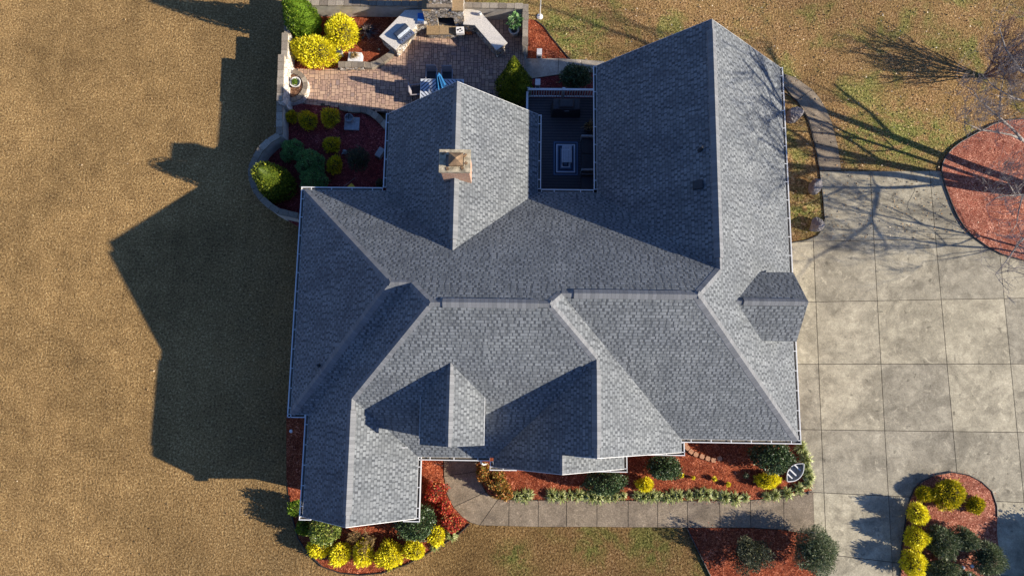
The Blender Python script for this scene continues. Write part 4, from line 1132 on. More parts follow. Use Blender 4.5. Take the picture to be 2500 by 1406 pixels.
# ---------------------------------------------------------------- bare trees
def branch_tree(bb_t, bb_c, p, d, L, r, depth, rs, mind, bend=.25, upb=.12, rad=None):
    segs = 4; pts = [p.copy()]; rr = [r]
    q = p.copy(); dd = d.copy()
    for i in range(segs):
        dd = (dd + Vector((rs.uniform(-1, 1), rs.uniform(-1, 1), rs.uniform(-1, 1))) * bend * .6 + Vector((0, 0, upb))).normalized()
        q = q + dd * (L / segs); pts.append(q.copy()); rr.append(r * (1 - .45 * (i + 1) / segs))
    (bb_t if r > .022 else bb_c).tube(pts, rr, 6 if r > .05 else (4 if r > .012 else 3), 0, False)
    if depth <= 0: return
    n = rs.choice((2, 3, 3, 4)) if depth > 1 else rs.choice((3, 4, 5))
    for k in range(n):
        i = rs.randint(1, segs); base = pts[i]
        ax = Vector((rs.uniform(-1, 1), rs.uniform(-1, 1), rs.uniform(-.35, .8))).normalized()
        nd_ = (dd * .75 + ax * .85).normalized()
        branch_tree(bb_t, bb_c, base, nd_, L * rs.uniform(.55, .8), max(rr[i] * rs.uniform(.5, .68), mind), depth - 1, rs, mind, bend, upb)
def bare_tree(loc, trunks, label, depth=4, seed=3, mt='bark', mc='twig', extra=None, name="bare_tree", mind=.009):
    t = thing(name, label, "tree" if name == "bare_tree" else "shrub", loc)
    rs = random.Random(seed); bt, bc = MB(), MB()
    for (dx, dy, H, r) in trunks:
        d = Vector((dx, dy, H)); L = d.length; d.normalize()
        pts = [Vector((0, 0, -.2))]
        for i in range(1, 6):
            f = i / 5; pts.append(Vector((dx * f ** 1.15, dy * f ** 1.15, H * f)) + Vector((rs.uniform(-1, 1), rs.uniform(-1, 1), 0)) * .10 * L / 5)
        bt.tube(pts, [r * (1 - .10 * i) for i in range(6)], 8, 0, False)
        for k in range(9):
            i = rs.choice((2, 3, 3, 4, 4, 5, 5)); a = rs.uniform(0, 6.28)
            nd_ = (d * .7 + Vector((math.cos(a), math.sin(a), rs.uniform(0, .5)))).normalized()
            branch_tree(bt, bc, pts[i], nd_, L * rs.uniform(.30, .45), r * rs.uniform(.34, .5), depth - 1, rs, mind)
        branch_tree(bt, bc, pts[5], d, L * .4, r * .4, depth - 1, rs, mind)
    for path in (extra or []):
        pts = [Vector(p) - Vector(loc) for p, _ in path]; rr = [q for _, q in path]
        bt.tube(pts, rr, 6, 0, False)
        for k in range(2 * len(pts)):
            i = rs.randint(1, len(pts) - 1); a = rs.uniform(0, 6.28)
            nd_ = ((pts[i] - pts[i - 1]).normalized() * .6 + Vector((math.cos(a), math.sin(a), rs.uniform(-.1, .6)))).normalized()
            branch_tree(bt, bc, pts[i], nd_, rs.uniform(.6, 1.3), max(rr[i] * .45, .009), 3, rs, .007)
    bt.build("trunk", M[mt], t, smooth=True)
    bc.build("crown", M[mc], t)
    return t
tb = G(2552, 474, 0)
ex = [[(G(2500, 345, 3.0), .06), (G(2470, 330, 3.5), .05), (G(2430, 322, 4.0), .035), (G(2395, 318, 4.5), .02), (G(2355, 300, 5.0), .01)],
      [(G(2530, 200, 4.6), .06), (G(2490, 170, 5.0), .05), (G(2455, 120, 5.5), .035), (G(2440, 70, 5.9), .018)],
      [(G(2520, 250, 4.2), .05), (G(2475, 240, 4.7), .04), (G(2430, 215, 5.2), .025), (G(2395, 180, 5.6), .012)],
      [(G(2530, 560, 3.8), .05), (G(2490, 590, 4.3), .04), (G(2455, 640, 4.8), .025), (G(2430, 670, 5.2), .012)],
      [((25.3, 9.4, 3.2), .09), ((24.8, 9.1, 3.8), .075), ((25.2, 8.1, 4.1), .065), ((25.5, 7.3, 4.4), .055), ((26.4, 6.5, 4.7), .04), ((27.3, 5.9, 5.0), .03), ((27.9, 5.2, 5.3), .015)],
      [((25.6, 7.2, 4.4), .05), ((26.0, 6.0, 5.2), .04), ((25.6, 4.6, 6.0), .03), ((25.9, 3.2, 6.6), .014)],
      [((tb.x, tb.y, 1.2), .09), (G(2530, 372, 2.6), .075), (G(2500, 345, 3.0), .065), (G(2468, 312, 3.3), .055), (G(2440, 288, 3.6), .045), (G(2412, 262, 4.0), .03), (G(2390, 245, 4.4), .02), (G(2378, 222, 4.8), .012)],
      [(G(2440, 288, 3.6), .035), (G(2440, 262, 4.1), .03), (G(2443, 228, 4.6), .022), (G(2452, 180, 5.2), .015), (G(2440, 140, 5.6), .008)],
      [((tb.x, tb.y, 1.6), .08), (G(2530, 474, 2.6), .06), (G(2490, 476, 3.4), .045), (G(2455, 478, 4.0), .035), (G(2430, 484, 4.4), .022), (G(2408, 502, 4.9), .01)],
      [(G(2480, 477, 3.5), .03), (G(2468, 458, 3.9), .02), (G(2452, 430, 4.4), .009)],
      [(G(2496, 478, 3.3), .035), (G(2486, 520, 3.8), .025), (G(2482, 548, 4.2), .016), (G(2462, 575, 4.6), .008)]]
bare_tree(tuple(tb), [(-.5, 3.6, 9.2, .21), (-.2, .2, 9.8, .22), (-.4, -1.7, 9.2, .19)], "tall bare tree with pale branches over the red mulch circle", 4, 5, extra=ex)
t2 = G(2640, 640, 0)
bare_tree(tuple(t2), [(-.6, .6, 6.0, .06), (-.3, -.8, 5.4, .06)], "bare tree beyond the right edge, shading the driveway with its twigs", 4, 9)
t3 = G(2404, 188, 0)
bare_tree(tuple(t3), [(-.35, .9, 2.0, .05), (.3, .6, 2.3, .05), (.5, -.5, 2.0, .045), (-.4, -.8, 1.9, .045), (0, .05, 2.5, .05), (.7, .1, 2.0, .04), (-.1, 1.2, 1.7, .04), (.3, -1.0, 1.7, .035), (-.7, .3, 1.8, .035)], "bare multi-stemmed shrub on the lawn above the mulch circle", 3, 14, 'twig_dark', 'twig_dark', name="bare_shrub", mind=.008)
# leafless brown shrub in the front corner bed
t4 = G(890, 1308, .05)
bare_tree((t4.x, t4.y, .05), [(-.35, .1, .75, .02), (.35, .1, .8, .02), (.1, -.3, .8, .02), (-.1, .25, .7, .02), (.5, -.1, .6, .02)], "leafless brown shrub behind the golden row of the front corner bed", 3, 21, 'twig_dark', 'dry', name="bare_shrub", mind=.008)

# ---------------------------------------------------------------- garden walls
def wall_run(name, pts, zb, zt, th, label, caps=True, face='stucco', capw=None, inner=None):
    """wall along pts (world xy of its middle line), with cap stones"""
    t = thing(name, label, "wall", (pts[0][0], pts[0][1], 0))
    o = (pts[0][0], pts[0][1], 0)
    L_, R2 = [], []
    for i, p in enumerate(pts):
        a = Vector(pts[max(i - 1, 0)]); c = Vector(pts[min(i + 1, len(pts) - 1)])
        d = (c - a).normalized(); n_ = Vector((-d.y, d.x))
        L_.append(Vector(p) + n_ * th / 2); R2.append(Vector(p) - n_ * th / 2)
    bb = MB(); bb.prism([tuple(p) for p in L_] + [tuple(p) for p in R2[::-1]], zb, zt - .08)
    bb.build("wall_face", M[face], t, off=o)
    cp = MB(); cwid = (capw or th * 1.15) / 2
    for i in range(len(pts) - 1):
        a, c = Vector(pts[i]), Vector(pts[i + 1]); d = c - a; n = max(1, round(d.length / .42)); u = d.normalized()
        for k in range(n):
            m_ = a + d * ((k + .5) / n)
            cp.box((m_.x, m_.y, zt - .04 + random.uniform(-.004, .004)), (d.length / n - .018, 2 * cwid + random.uniform(-.02, .02), .085), math.atan2(u.y, u.x))
    cp.build("cap_stones", M['stone_cap'], t, off=o)
    return t
def mid_px(a, c, z): 
    p, q = G(*a, z), G(*c, z)
    return ((p.x + q.x) / 2, (p.y + q.y) / 2)
z1, z2, z3 = 1.15, 1.5, 1.85
wall_run("garden_wall", [mid_px((694, -20), (708, -20), z1), mid_px((695, 94), (707, 94), z1)], -.2, z1, .26, "lowest stepped section of the west patio wall beside the bright green conifer", face='palestone')
wall_run("garden_wall", [mid_px((689, 80), (702, 80), z2), mid_px((687, 144), (700, 144), z2)], -.2, z2, .26, "middle stepped section of the west patio wall beside the broad golden bush", face='palestone')
wall_run("garden_wall", [mid_px((680, 133), (693, 133), z3), mid_px((676, 246), (689, 246), z3)], -.2, z3, .26, "highest stepped section of the west patio wall beside the round planter", face='palestone')
zc_ = 1.35
co_ = [(674, 238), (673, 326), (645, 343), (626, 365), (614, 389), (605, 413), (607, 435), (616, 464), (633, 488), (657, 510), (677, 522), (727, 534)]
ci_ = [(691, 238), (690, 331), (667, 345), (647, 361), (633, 381), (621, 406), (620, 427), (628, 456), (643, 479), (664, 498), (684, 510), (727, 520)]
wall_run("garden_wall", [mid_px(a, c, zc_) for a, c in zip(co_, ci_)], -.2, zc_, .25, "curved retaining wall round the shaded bed at the left of the house", capw=.30)
zn = ZP + 1.1
wall_run("garden_wall", [mid_px((700, 0), (700, 13), zn), mid_px((1040, 3), (1040, 15), zn)], -.2, zn, .25, "beige wall with stone cap behind the grill counter")
wall_run("garden_wall", [mid_px((1134, 6), (1134, 19), zn), mid_px((1277, 9), (1277, 21), zn)], -.2, zn, .25, "beige wall with stone cap right of the fireplace")
wall_run("garden_wall", [mid_px((1277, 10), (1290, 10), zn), mid_px((1276, 111), (1288, 111), zn)], -.2, zn, .25, "short end wall beside the potted plant")
# gate
ga, gb_ = G(1282, 113, 1.2), G(1281, 178, 1.2)
gt = thing("metal_gate", "narrow metal gate between end wall and conifer", "gate", (ga.x, ga.y, ZP))
bb = MB(); dL = (gb_ - ga).length
for y in (0.03, -dL + .03): bb.box((0, y, .5), (.06, .06, 1.0))
for zz in (.12, .95): bb.box((0, -dL / 2, zz), (.05, dL, .05))
bb.build("gate_frame", M['wood'], gt)
for i in range(9):
    bb = MB(); bb.box((0, -dL * (i + 1) / 10, .53), (.018, .018, .8)); bb.build("bar", M['black'], gt)

# half-round planter against the wall
pc = G(708, 209, ZP + .5)
pt = thing("stone_planter", "half-round stone planter against the west patio wall", "planter", (pc.x, pc.y, ZP))
bb = MB(); arc = [(math.cos(a) * .86, math.sin(a) * .86) for a in np.linspace(-1.45, 1.45, 15)]; arci = [(math.cos(a) * .62, math.sin(a) * .62) for a in np.linspace(-1.45, 1.45, 15)]
bb.prism([(-.05, -.85)] + arc + [(-.05, .85)], 0, .42); bb.build("planter_wall", M['palestone'], pt)
bb = MB()
for i in range(0, 14, 2):
    q = [arc[i], arc[i + 1], arc[i + 2], arci[i + 2], arci[i + 1], arci[i]]
    bb.prism(inset([(x * 1.03, y * 1.03) for x, y in q], .008), .42, .5)
bb.build("cap_stones", M['stone_cap'], pt)
bb = MB(); bb.prism([(-.05, -.6)] + [(x * .99, y * .99) for x, y in arci] + [(-.05, .6)], .42, .455); bb.build("soil", M['soil'], pt)
pq = G(722, 203, ZP + .62)
po = thing("plant_pot", "round pale pot of green sprigs standing in the half-round planter", "pot", (pq.x, pq.y, ZP + .455))
bb = MB(); bb.lathe([(.18, 0), (.26, .26), (.28, .28), (.24, .28), (.22, .2), (.0, .2)], 20); bb.build("pot", M['pot_white'], po, smooth=True)
bb = MB(); bb.lathe([(.22, .19), (.0, .21)], 16); bb.build("soil", M['soil'], po)
V, F = bush_geo(.15, .17, .22, 160, .09, .035, 4); V[:, 2] += .18; np_mesh("plant", V, F, M['conifer'], po)

# low stone wall and edging at the patio bed
lw = thing("stone_wall", "low field-stone wall edging the patio bed", "wall", tuple(G(826, 166, ZP)))
o = G(826, 166, ZP)
def rel(px, py, z): q = G(px, py, z); return (q.x - o.x, q.y - o.y)
bb = MB(); ring = [rel(827, 152, ZP + .42), rel(885, 151, ZP + .42), rel(885, 163, ZP + .42), rel(827, 164, ZP + .42)]
bb.prism(ring, 0, .36); bb.build("wall_face", M['fieldstone'], lw)
bb = MB()
for i in range(4):
    x0, x1 = 826 + i * 16, 826 + (i + 1) * 16 - .6
    bb.prism([rel(x0, 151, ZP + .42), rel(x1, 150.5, ZP + .42), rel(x1, 164, ZP + .42), rel(x0, 164.5, ZP + .42)], .36, .43)
bb.build("cap_stones", M['stone_cap'], lw)
ce = thing("curved_edging", "curve of tan cap stones between patio bed and pavers", "edging", tuple(G(930, 150, ZP)))
o = G(930, 150, ZP); bb = MB()
ei = [(888, 150), (903, 153), (916, 149), (928, 142), (939, 134), (950, 126), (958, 117)]; eo = [(890, 166), (907, 167), (925, 161), (938, 153), (950, 144), (961, 134), (970, 124)]
for i in range(len(ei) - 1):
    q = [rel(*ei[i], ZP + .22), rel(*ei[i + 1], ZP + .22), rel(*eo[i + 1], ZP + .22), rel(*eo[i], ZP + .22)]
    bb.prism(inset(q, .008), 0, .22 + random.uniform(0, .03))
bb.build("cap_stones", M['stone_cap'], ce)
we = thing("curved_edging", "dark curve of cap stones along the shaded bed", "edging", tuple(G(880, 268, ZP)))
o = G(880, 268, ZP); bb = MB()
ei = [(828, 258), (845, 260), (862, 262), (880, 261), (897, 264), (912, 271), (926, 279), (938, 291), (948, 304)]; eo = [(828, 268), (845, 272), (862, 275), (880, 274), (893, 277), (905, 284), (917, 293), (928, 304), (938, 316)]
for i in range(len(ei) - 1):
    q = [rel(*ei[i], ZP + .18), rel(*ei[i + 1], ZP + .18), rel(*eo[i + 1], ZP + .18), rel(*eo[i], ZP + .18)]
    bb.prism(inset(q, .008), 0, .18 + random.uniform(0, .02))
bb.build("cap_stones", M['stone_cap'], we)

# ---------------------------------------------------------------- fireplace
fb = G(1087, 97, ZP)
fp = thing("stone_fireplace", "tall field-stone outdoor fireplace with raised hearth", "fireplace", (fb.x, fb.y, ZP))
def fx(px, py, z): q = G(px, py, ZP + z); return (q.x - fb.x, q.y - fb.y)
hx0 = fx(1041, 84, .48)[0]; hx1 = fx(1134, 84, .48)[0]; hy0 = fx(1087, 85, .48)[1]; hyb = fx(1087, 64, .48)[1]
bb = MB(); bb.prism([(hx0 + .06, hy0 + .05), (hx1 - .06, hy0 + .05), (hx1 - .06, hyb + .3), (hx0 + .06, hyb + .3)], 0, .40)
bb.build("hearth_base", M['fieldstone'], fp)
bb = MB(); wdt = (hx1 - hx0) / 3
for i in range(3):
    bb.prism(inset([(hx0 + i * wdt, hy0), (hx0 + (i + 1) * wdt, hy0), (hx0 + (i + 1) * wdt, hyb + .02), (hx0 + i * wdt, hyb + .02)], .008), .40, .48)
bb.build("hearth_slab", M['flag'], fp)
D1 = .95   # depth of the body
bx0, bx1 = hx0 - .02, hx1 + .02
ox0, ox1 = fx(1071, 64, .48)[0], fx(1111, 64, .48)[0]
bb = MB()
bb.box(((bx0 + ox0) / 2, hyb + D1 / 2, .95), (ox0 - bx0, D1, 1.9)); bb.box(((ox1 + bx1) / 2, hyb + D1 / 2, .95), (bx1 - ox1, D1, 1.9))
bb.box(((ox0 + ox1) / 2, hyb + D1 / 2 + .003, 1.58), (ox1 - ox0, D1 - .006, .64))
bb.box(((ox0 + ox1) / 2, hyb + D1 - .1, .9), (ox1 - ox0, .18, .85))
bb.build("fireplace_body", M['fieldstone'], fp)
bb = MB(); bb.box(((ox0 + ox1) / 2, hyb + .45, .50), (ox1 - ox0 - .01, .75, .04)); bb.box(((ox0 + ox1) / 2, hyb + D1 - .2, .88), (ox1 - ox0 - .01, .02, .76)); bb.build("firebox", M['soot'], fp)
sx0, sx1 = bx0 + .36, bx1 - .52
bb = MB(); bb.box(((sx0 + sx1) / 2, hyb + D1 / 2, 2.5), (sx1 - sx0, D1 - .14, 1.2)); bb.build("chimney_stack", M['fieldstone'], fp)
bb = MB(); bb.box(((sx1 + bx1) / 2, hyb + D1 / 2 - .02, 1.94), (bx1 - sx1 + .04, D1 + .04, .08)); bb.build('shoulder_slab', M['flag'], fp); bb = MB(); bb.box(((sx0 + bx0) / 2, hyb + D1 / 2 - .02, 1.94), (sx0 - bx0 + .04, D1 + .04, .08)); bb.build("shoulder_slab", M['flag'], fp)
bb = MB(); bb.box(((sx0 + sx1) / 2 - .02, hyb + .03, 2.32), (sx1 - sx0 + .14, .26, .12)); bb.build("mantel", M['wood'], fp)
bb = MB(); bb.box(((sx0 + sx1) / 2, hyb + D1 / 2, 3.16), (sx1 - sx0 + .14, D1, .12)); bb.build("chimney_cap", M['flag'], fp)
# box on the hearth
q = G(1123, 74, ZP + .66)
bx = thing("hearth_box", "small white box with dark pattern on the right of the hearth", "box", (q.x, q.y, ZP + .48), .05)
bb = MB(); bb.box((0, 0, .10), (.40, .34, .20)); bb.build("box_body", M['pale_box'], bx, bevel=.01)
bb = MB()
for (x, y, s) in ((-.1, 0, .1), (.02, .05, .09), (.1, -.04, .07), (.0, -.1, .06)): bb.box((x, y, .204), (s, s * .8, .006), .5)
bb.build("pattern", M['black'], bx)
q = G(1144, 77, ZP + .2)
ft = thing("log_rack", "black rack of orange split logs in the shade beside the hearth", "log rack", (q.x, q.y, ZP))
bb = MB()
for x in (-.2, .2): bb.tube([(x, -.12, 0), (x, -.12, .5)], .012, 6); bb.tube([(x, .12, 0), (x, .12, .5)], .012, 6)
for y in (-.12, .12): bb.tube([(-.2, y, .06), (.2, y, .06)], .012, 6)
bb.build("rack_frame", M['black'], ft)
for k in range(5):
    bb = MB(); bb.tube([(-.14 + .07 * k, -.14, .12 + .05 * (k % 2)), (-.12 + .07 * k, .14, .13 + .05 * (k % 2))], .035, 6); bb.build("log", M['orange_tool'], ft)

# ---------------------------------------------------------------- counters, grill, burner
ZC = ZP + .92
def counter(name, top, label, base_in=.05):
    poly = [G2(x, y, ZC) for x, y in top]; c = Vector(poly[0])
    t = thing(name, label, "counter", (c.x, c.y, ZP))
    bb = MB(); bb.prism([(x - c.x, y - c.y) for x, y in inset(poly, base_in)], 0, .86); bb.build("counter_base", M['fieldstone'], t)
    bb = MB(); bb.prism([(x - c.x, y - c.y) for x, y in poly], .86, .92); bb.build("countertop", M['granite'], t)
    return t
counter("grill_counter", [(926, 90), (989, 25), (1036, 24), (1043, 58), (1018, 61), (966, 122)], "stone counter holding the grill, left of the fireplace")
counter("stone_counter", [(1135, 21), (1171, 27), (1239, 105), (1212, 123), (1159, 62), (1131, 60)], "angled granite-topped counter right of the fireplace")
gc = G(981, 77, ZC + .15); ga1, ga2 = G(960, 77, ZC + .1), G(987, 54, ZC + .1)
ang = math.atan2(ga2.y - ga1.y, ga2.x - ga1.x)
gr = thing("gas_grill", "stainless gas grill set into the stone counter", "grill", (gc.x, gc.y, ZC + .004), ang)
bb = MB(); bb.box((0, 0, .03), (.82, .56, .06)); bb.build("grill_body", M['steel'], gr)
bb = MB(); bb.prism([(-.27, .06), (-.21, .20), (-.10, .29), (.06, .31), (.18, .26), (.25, .06)], -.38, .38)
lid = [(b0, c0_, a0) for (a0, b0, c0_) in bb.v]
bb.v = [(z, y, x) for (x, y, z) in [(p[1], p[0], p[2]) for p in lid]]
bb = MB()
prof = [(-.26, .06), (-.23, .18), (-.12, .28), (.05, .30), (.17, .24), (.26, .06)]
n = len(prof); vs = [(-.38, y, z) for y, z in prof] + [(.38, y, z) for y, z in prof]
bb.add(vs, [tuple(range(n))[::-1], tuple(range(n, 2 * n))] + [(i, (i + 1) % n, n + (i + 1) % n, n + i) for i in range(n)])
bb.build("lid", M['grill_dark'], gr)
bb = MB(); bb.tube([(-.32, -.24, .20), (-.32, -.29, .20), (.32, -.29, .20), (.32, -.24, .20)], .014, 8); bb.build("lid_handle", M['steel'], gr)
bb = MB(); bb.box((0, -.375, -.02), (.84, .17, .20)); bb.build("control_panel", M['steel'], gr)
for i in range(5):
    bb = MB(); bb.lathe([(.03, 0), (.028, .03), (.018, .035)], 10); kb = bb.build("knob", M['black'], gr); kb.location = (-.3 + .15 * i, -.37, .083)
q = G(1027, 43, ZC + .08)
sb = thing("side_burner", "small burner under a bright blue cover beside the fireplace", "burner", (q.x, q.y, ZC + .004))
bb = MB(); bb.box((0, 0, .03), (.34, .46, .06)); bb.build("burner_body", M['steel'], sb)
bb = MB(); bb.box((0, .02, .085), (.31, .40, .05)); bb.build("cover", M['blue_cover'], sb, bevel=.015)
bb = MB(); bb.box((0, -.28, -.02), (.34, .10, .16)); bb.build("control_panel", M['steel'], sb)
for i in range(2):
    bb = MB(); bb.lathe([(.025, 0), (.022, .03), (.015, .034)], 10); kb = bb.build("knob", M['black'], sb); kb.location = (-.07 + .14 * i, -.28, .062)
q = G(1172, 37, ZC)
mg = thing("pitcher", "small white pitcher at the edge of the angled counter", "pitcher", (q.x, q.y, ZC))
bb = MB(); bb.lathe([(.06, 0), (.085, .08), (.075, .17), (.06, .22), (.05, .22), (.05, .1)], 16); bb.build("body", M['white'], mg, smooth=True)
bb = MB(); bb.tube([(-.07, 0, .18), (-.14, 0, .16), (-.14, 0, .09), (-.08, 0, .06)], .012, 6); bb.build("handle", M['white'], mg)

# potted plant
q = G(1255, 72, ZP + .5)
pp_ = thing("potted_plant", "large-leaved green plant in a pale round pot by the end wall", "potted plant", (q.x, q.y, ZP))
bb = MB(); bb.lathe([(.18, 0), (.24, .3), (.27, .48), (.28, .5), (.245, .5), (.23, .42), (.0, .42)], 22); bb.build("pot", M['pot_white'], pp_, smooth=True)
bb = MB(); bb.lathe([(.23, .415), (.0, .43)], 16); bb.build("soil", M['pot_dark'], pp_)
n = 130; d = unit(rng.normal(size=(n, 3))); p = d * np.array([.34, .34, .42]) * rng.uniform(.5, 1, (n, 1)) + np.array([.05, .12, 1.05])
a = unit(d + np.array([0, 0, -.2]) + rng.normal(size=(n, 3)) * .4); V, F = leaves(p, a, .19, .16); np_mesh("leaves", V, F, M['pot_green'], pp_)
bb = MB()
for k in range(5): bb.tube([(0, 0, .42), (random.uniform(-.08, .1), random.uniform(-.05, .15), .8), (random.uniform(-.15, .2), random.uniform(-.1, .3), 1.2)], .012, 5)
bb.build("stem", M['bark'], pp_)

# spiky plant, urn square, lantern, path light in the patio bed
q = G(897, 78, ZP + .2)
sp_ = thing("spiky_plant", "purple-grey spiky-leaved plant in the red patio mulch", "plant", (q.x, q.y, ZP + .02))
V, F = clump_geo(.50, .5, 120, 77); np_mesh("leaves", V, F, M['spiky'], sp_)
q = G(866, 139, ZP + .42)
sq = thing("square_planter", "square pale stone planter with a dried plant behind the low wall", "planter", (q.x, q.y, ZP + .02), -.05)
bb = MB(); bb.box((0, 0, .2), (.66, .48, .4)); bb.lathe([(.2, .40), (.2, .412), (.16, .412)], 16); bb.build("planter_box", M['pot_white'], sq)
bb = MB(); bb.lathe([(.17, .405), (.0, .416)], 14); bb.build("soil", M['soil'], sq)
V, F = clump_geo(.22, .2, 80, 8); V[:, 2] += .40; np_mesh("dry_plant", V, F, M['dry'], sq)
q = G(834, 136, ZP)
ln = thing("garden_lantern", "white lantern with a dark top beside the broad golden bush", "lantern", (q.x, q.y, ZP + .02), .15)
bb = MB(); bb.box((0, 0, .22), (.22, .22, .44)); bb.build("lantern_post", M['white'], ln, bevel=.01)
bb = MB(); bb.box((0, 0, .52), (.24, .24, .14)); bb.box((0, 0, .62), (.28, .28, .05), 0, 0, .7); bb.build("lantern_top", M['grill_dark'], ln)
def path_light(px, py, z, label, h=.45):
    q = G(px, py, z)
    t = thing("path_light", label, "garden light", (q.x, q.y, z))
    bb = MB(); bb.tube([(0, 0, -.05), (0, 0, h)], .012, 6); bb.build("stake", M['black'], t)
    bb = MB(); bb.lathe([(.03, h - .06), (.075, h - .02), (.07, h), (.02, h + .04)], 14); bb.build("lamp_shade", M['black'], t)
path_light(929, 131, ZP + .02, "black path light in the red mulch near the grill counter")
path_light(888, 100, ZP + .02, "black path light behind the spiky plant", .3)
# utility boxes
def ubox(px, py, z, label, sx=.26, sy=.34, h=.42, rz=0, m='pale_box', name="utility_box"):
    q = G(px, py, z + h)
    t = thing(name, label, "utility box", (q.x, q.y, z), rz)
    bb = MB(); bb.box((0, 0, h / 2), (sx, sy, h), 0, 0, .94); bb.build("box_body", M[m], t, bevel=.012)
    bb = MB(); bb.box((0, -sy / 2 - .004, h * .45), (sx * .6, .012, h * .35)); bb.build("label_plate", M['black'], t)
    bb = MB(); bb.box((0, 0, h + .008), (sx * .98, sy * .98, .02)); bb.build("box_lid", M[m], t)
    return t
ubox(1317, 127, .05, "white box with a dark plate in the red mulch triangle")
ubox(1313, 201, .05, "pale box in the shaded mulch above the deck railing")
ubox(927, 372, ZP + .03, "grey stone block tilted in the shaded bed below the gutter", .30, .50, .3, -.5, 'slate', "stone_block")

# barrel fountain on its slab, statue, yellow board and rake
q = G(859, 302, ZP + .12)
sl = thing("stone_slab", "square grey slab under the barrel fountain", "slab", (q.x, q.y, ZP + .03), -.02)
bb = MB(); bb.box((0, 0, .05), (.74, .66, .10)); bb.build("slab", M['slate'], sl, bevel=.012)
q = G(855, 293, ZP + .15)
bf = thing("barrel_fountain", "round weathered barrel fountain with a cross handle on the grey slab", "fountain", (q.x, q.y, ZP + .13))
bb = MB(); bb.lathe([(.17, 0), (.22, .15), (.21, .34), (.18, .34), (.17, .2), (.0, .2)], 18); bb.build("barrel", M['slate'], bf)
bb = MB(); bb.tube([(-.2, 0, .35), (.2, .0, .35)], .018, 6); bb.tube([(0, .2, .36), (0, -.1, .36)], .018, 6); bb.tube([(.02, .12, .3), (.02, .18, .75)], .016, 6); bb.build("pump_handle", M['black'], bf)
q = G(842, 372, ZP + .2)
st = thing("garden_statue", "small pale bird statue beside the black-green shrub", "statue", (q.x, q.y, ZP + .03), .5)
bb = MB(); bb.lathe([(.06, 0), (.10, .10), (.11, .2), (.07, .30), (.045, .34), (.055, .40), (.03, .45)], 12); bb.tube([(-.08, 0, .2), (-.22, 0, .12)], [.05, .01], 6); bb.tube([(.04, 0, .40), (.11, 0, .39)], [.02, .004], 5); bb.build("bird", M['slate'], st, smooth=True)
q = G(857, 462, ZP + .6)
yb = thing("yellow_board", "yellow square board leaning under the eaves by the shaded bed", "board", (q.x, q.y, ZP + .03), .78)
bb = MB(); bb.box((0, 0, .55), (.44, .44, .02)); bb.build("board", M['yellow'], yb)
bb = MB(); bb.tube([(0, 0, -.03), (0, 0, .54)], .02, 6); bb.build("stake", M['wood'], yb)
a1, a2 = G(866, 430, ZP + .2), G(836, 458, ZP + .5)
rk = thing("garden_stake", "thin pale stake leaning beside the yellow board", "stake", tuple(a1))
bb = MB(); bb.tube([(0, 0, -.2), tuple(a2 - a1)], .013, 6); bb.build("stake", M['twig'], rk)

# ---------------------------------------------------------------- table, umbrella, chairs
ZT = ZP + .74
ta, tb_ = G(1027, 193, ZT), G(1131, 248, ZT)
tcx, tcy = (ta.x + tb_.x) / 2, (ta.y + tb_.y) / 2; tw, td = tb_.x - ta.x, ta.y - tb_.y
tt = thing("patio_table", "grey slatted patio table below the blue umbrella", "table", (tcx, tcy, ZP))
bb = MB(); bb.box((0, 0, .715), (tw - .07, td - .07, .03)); bb.build("tabletop", M['table_slat'], tt)
bb = MB()
for s in (-1, 1): bb.box((s * (tw / 2 - .018), 0, .72), (.036, td, .05)); bb.box((0, s * (td / 2 - .018), .72), (tw - .074, .036, .05))
bb.build("table_rim", M['table_edge'], tt)
for sx_ in (-1, 1):
    for sy_ in (-1, 1):
        bb = MB(); bb.box((sx_ * (tw / 2 - .06), sy_ * (td / 2 - .06), .345), (.06, .06, .69)); bb.build("leg", M['table_edge'], tt)
um = thing("patio_umbrella", "closed blue umbrella standing through the grey table", "umbrella", (tcx, tcy, ZP))
bb = MB(); bb.tube([(0, 0, 0), (0, 0, 2.45)], .022, 8); bb.build("pole", M['table_edge'], um)
bb = MB(); bb.lathe([(.28, 0), (.28, .06), (.06, .1)], 18); bb.build("base", M['black'], um)
bb = MB(); n = 16; prof = [(.05, 2.46), (.10, 2.40), (.13, 2.1), (.17, 1.7), (.22, 1.25), (.235, 1.12)]
for i, (r, z) in enumerate(prof):
    for j in range(n):
        k = (1.18 if j % 2 else .62) if i > 0 else 1
        bb.v.append((r * k * math.cos(2 * math.pi * j / n), r * k * math.sin(2 * math.pi * j / n), z))
for i in range(len(prof) - 1):
    for j in range(n): bb.f.append((i * n + j, i * n + (j + 1) % n, (i + 1) * n + (j + 1) % n, (i + 1) * n + j)); bb.m.append(0)
bb.f.append(tuple(range(n))[::-1]); bb.m.append(0)
bb.build("canopy", M['umbrella_blue'], um)
bb = MB(); bb.lathe([(.03, 2.45), (.03, 2.50), (.012, 2.54)], 10); bb.build("finial", M['black'], um)
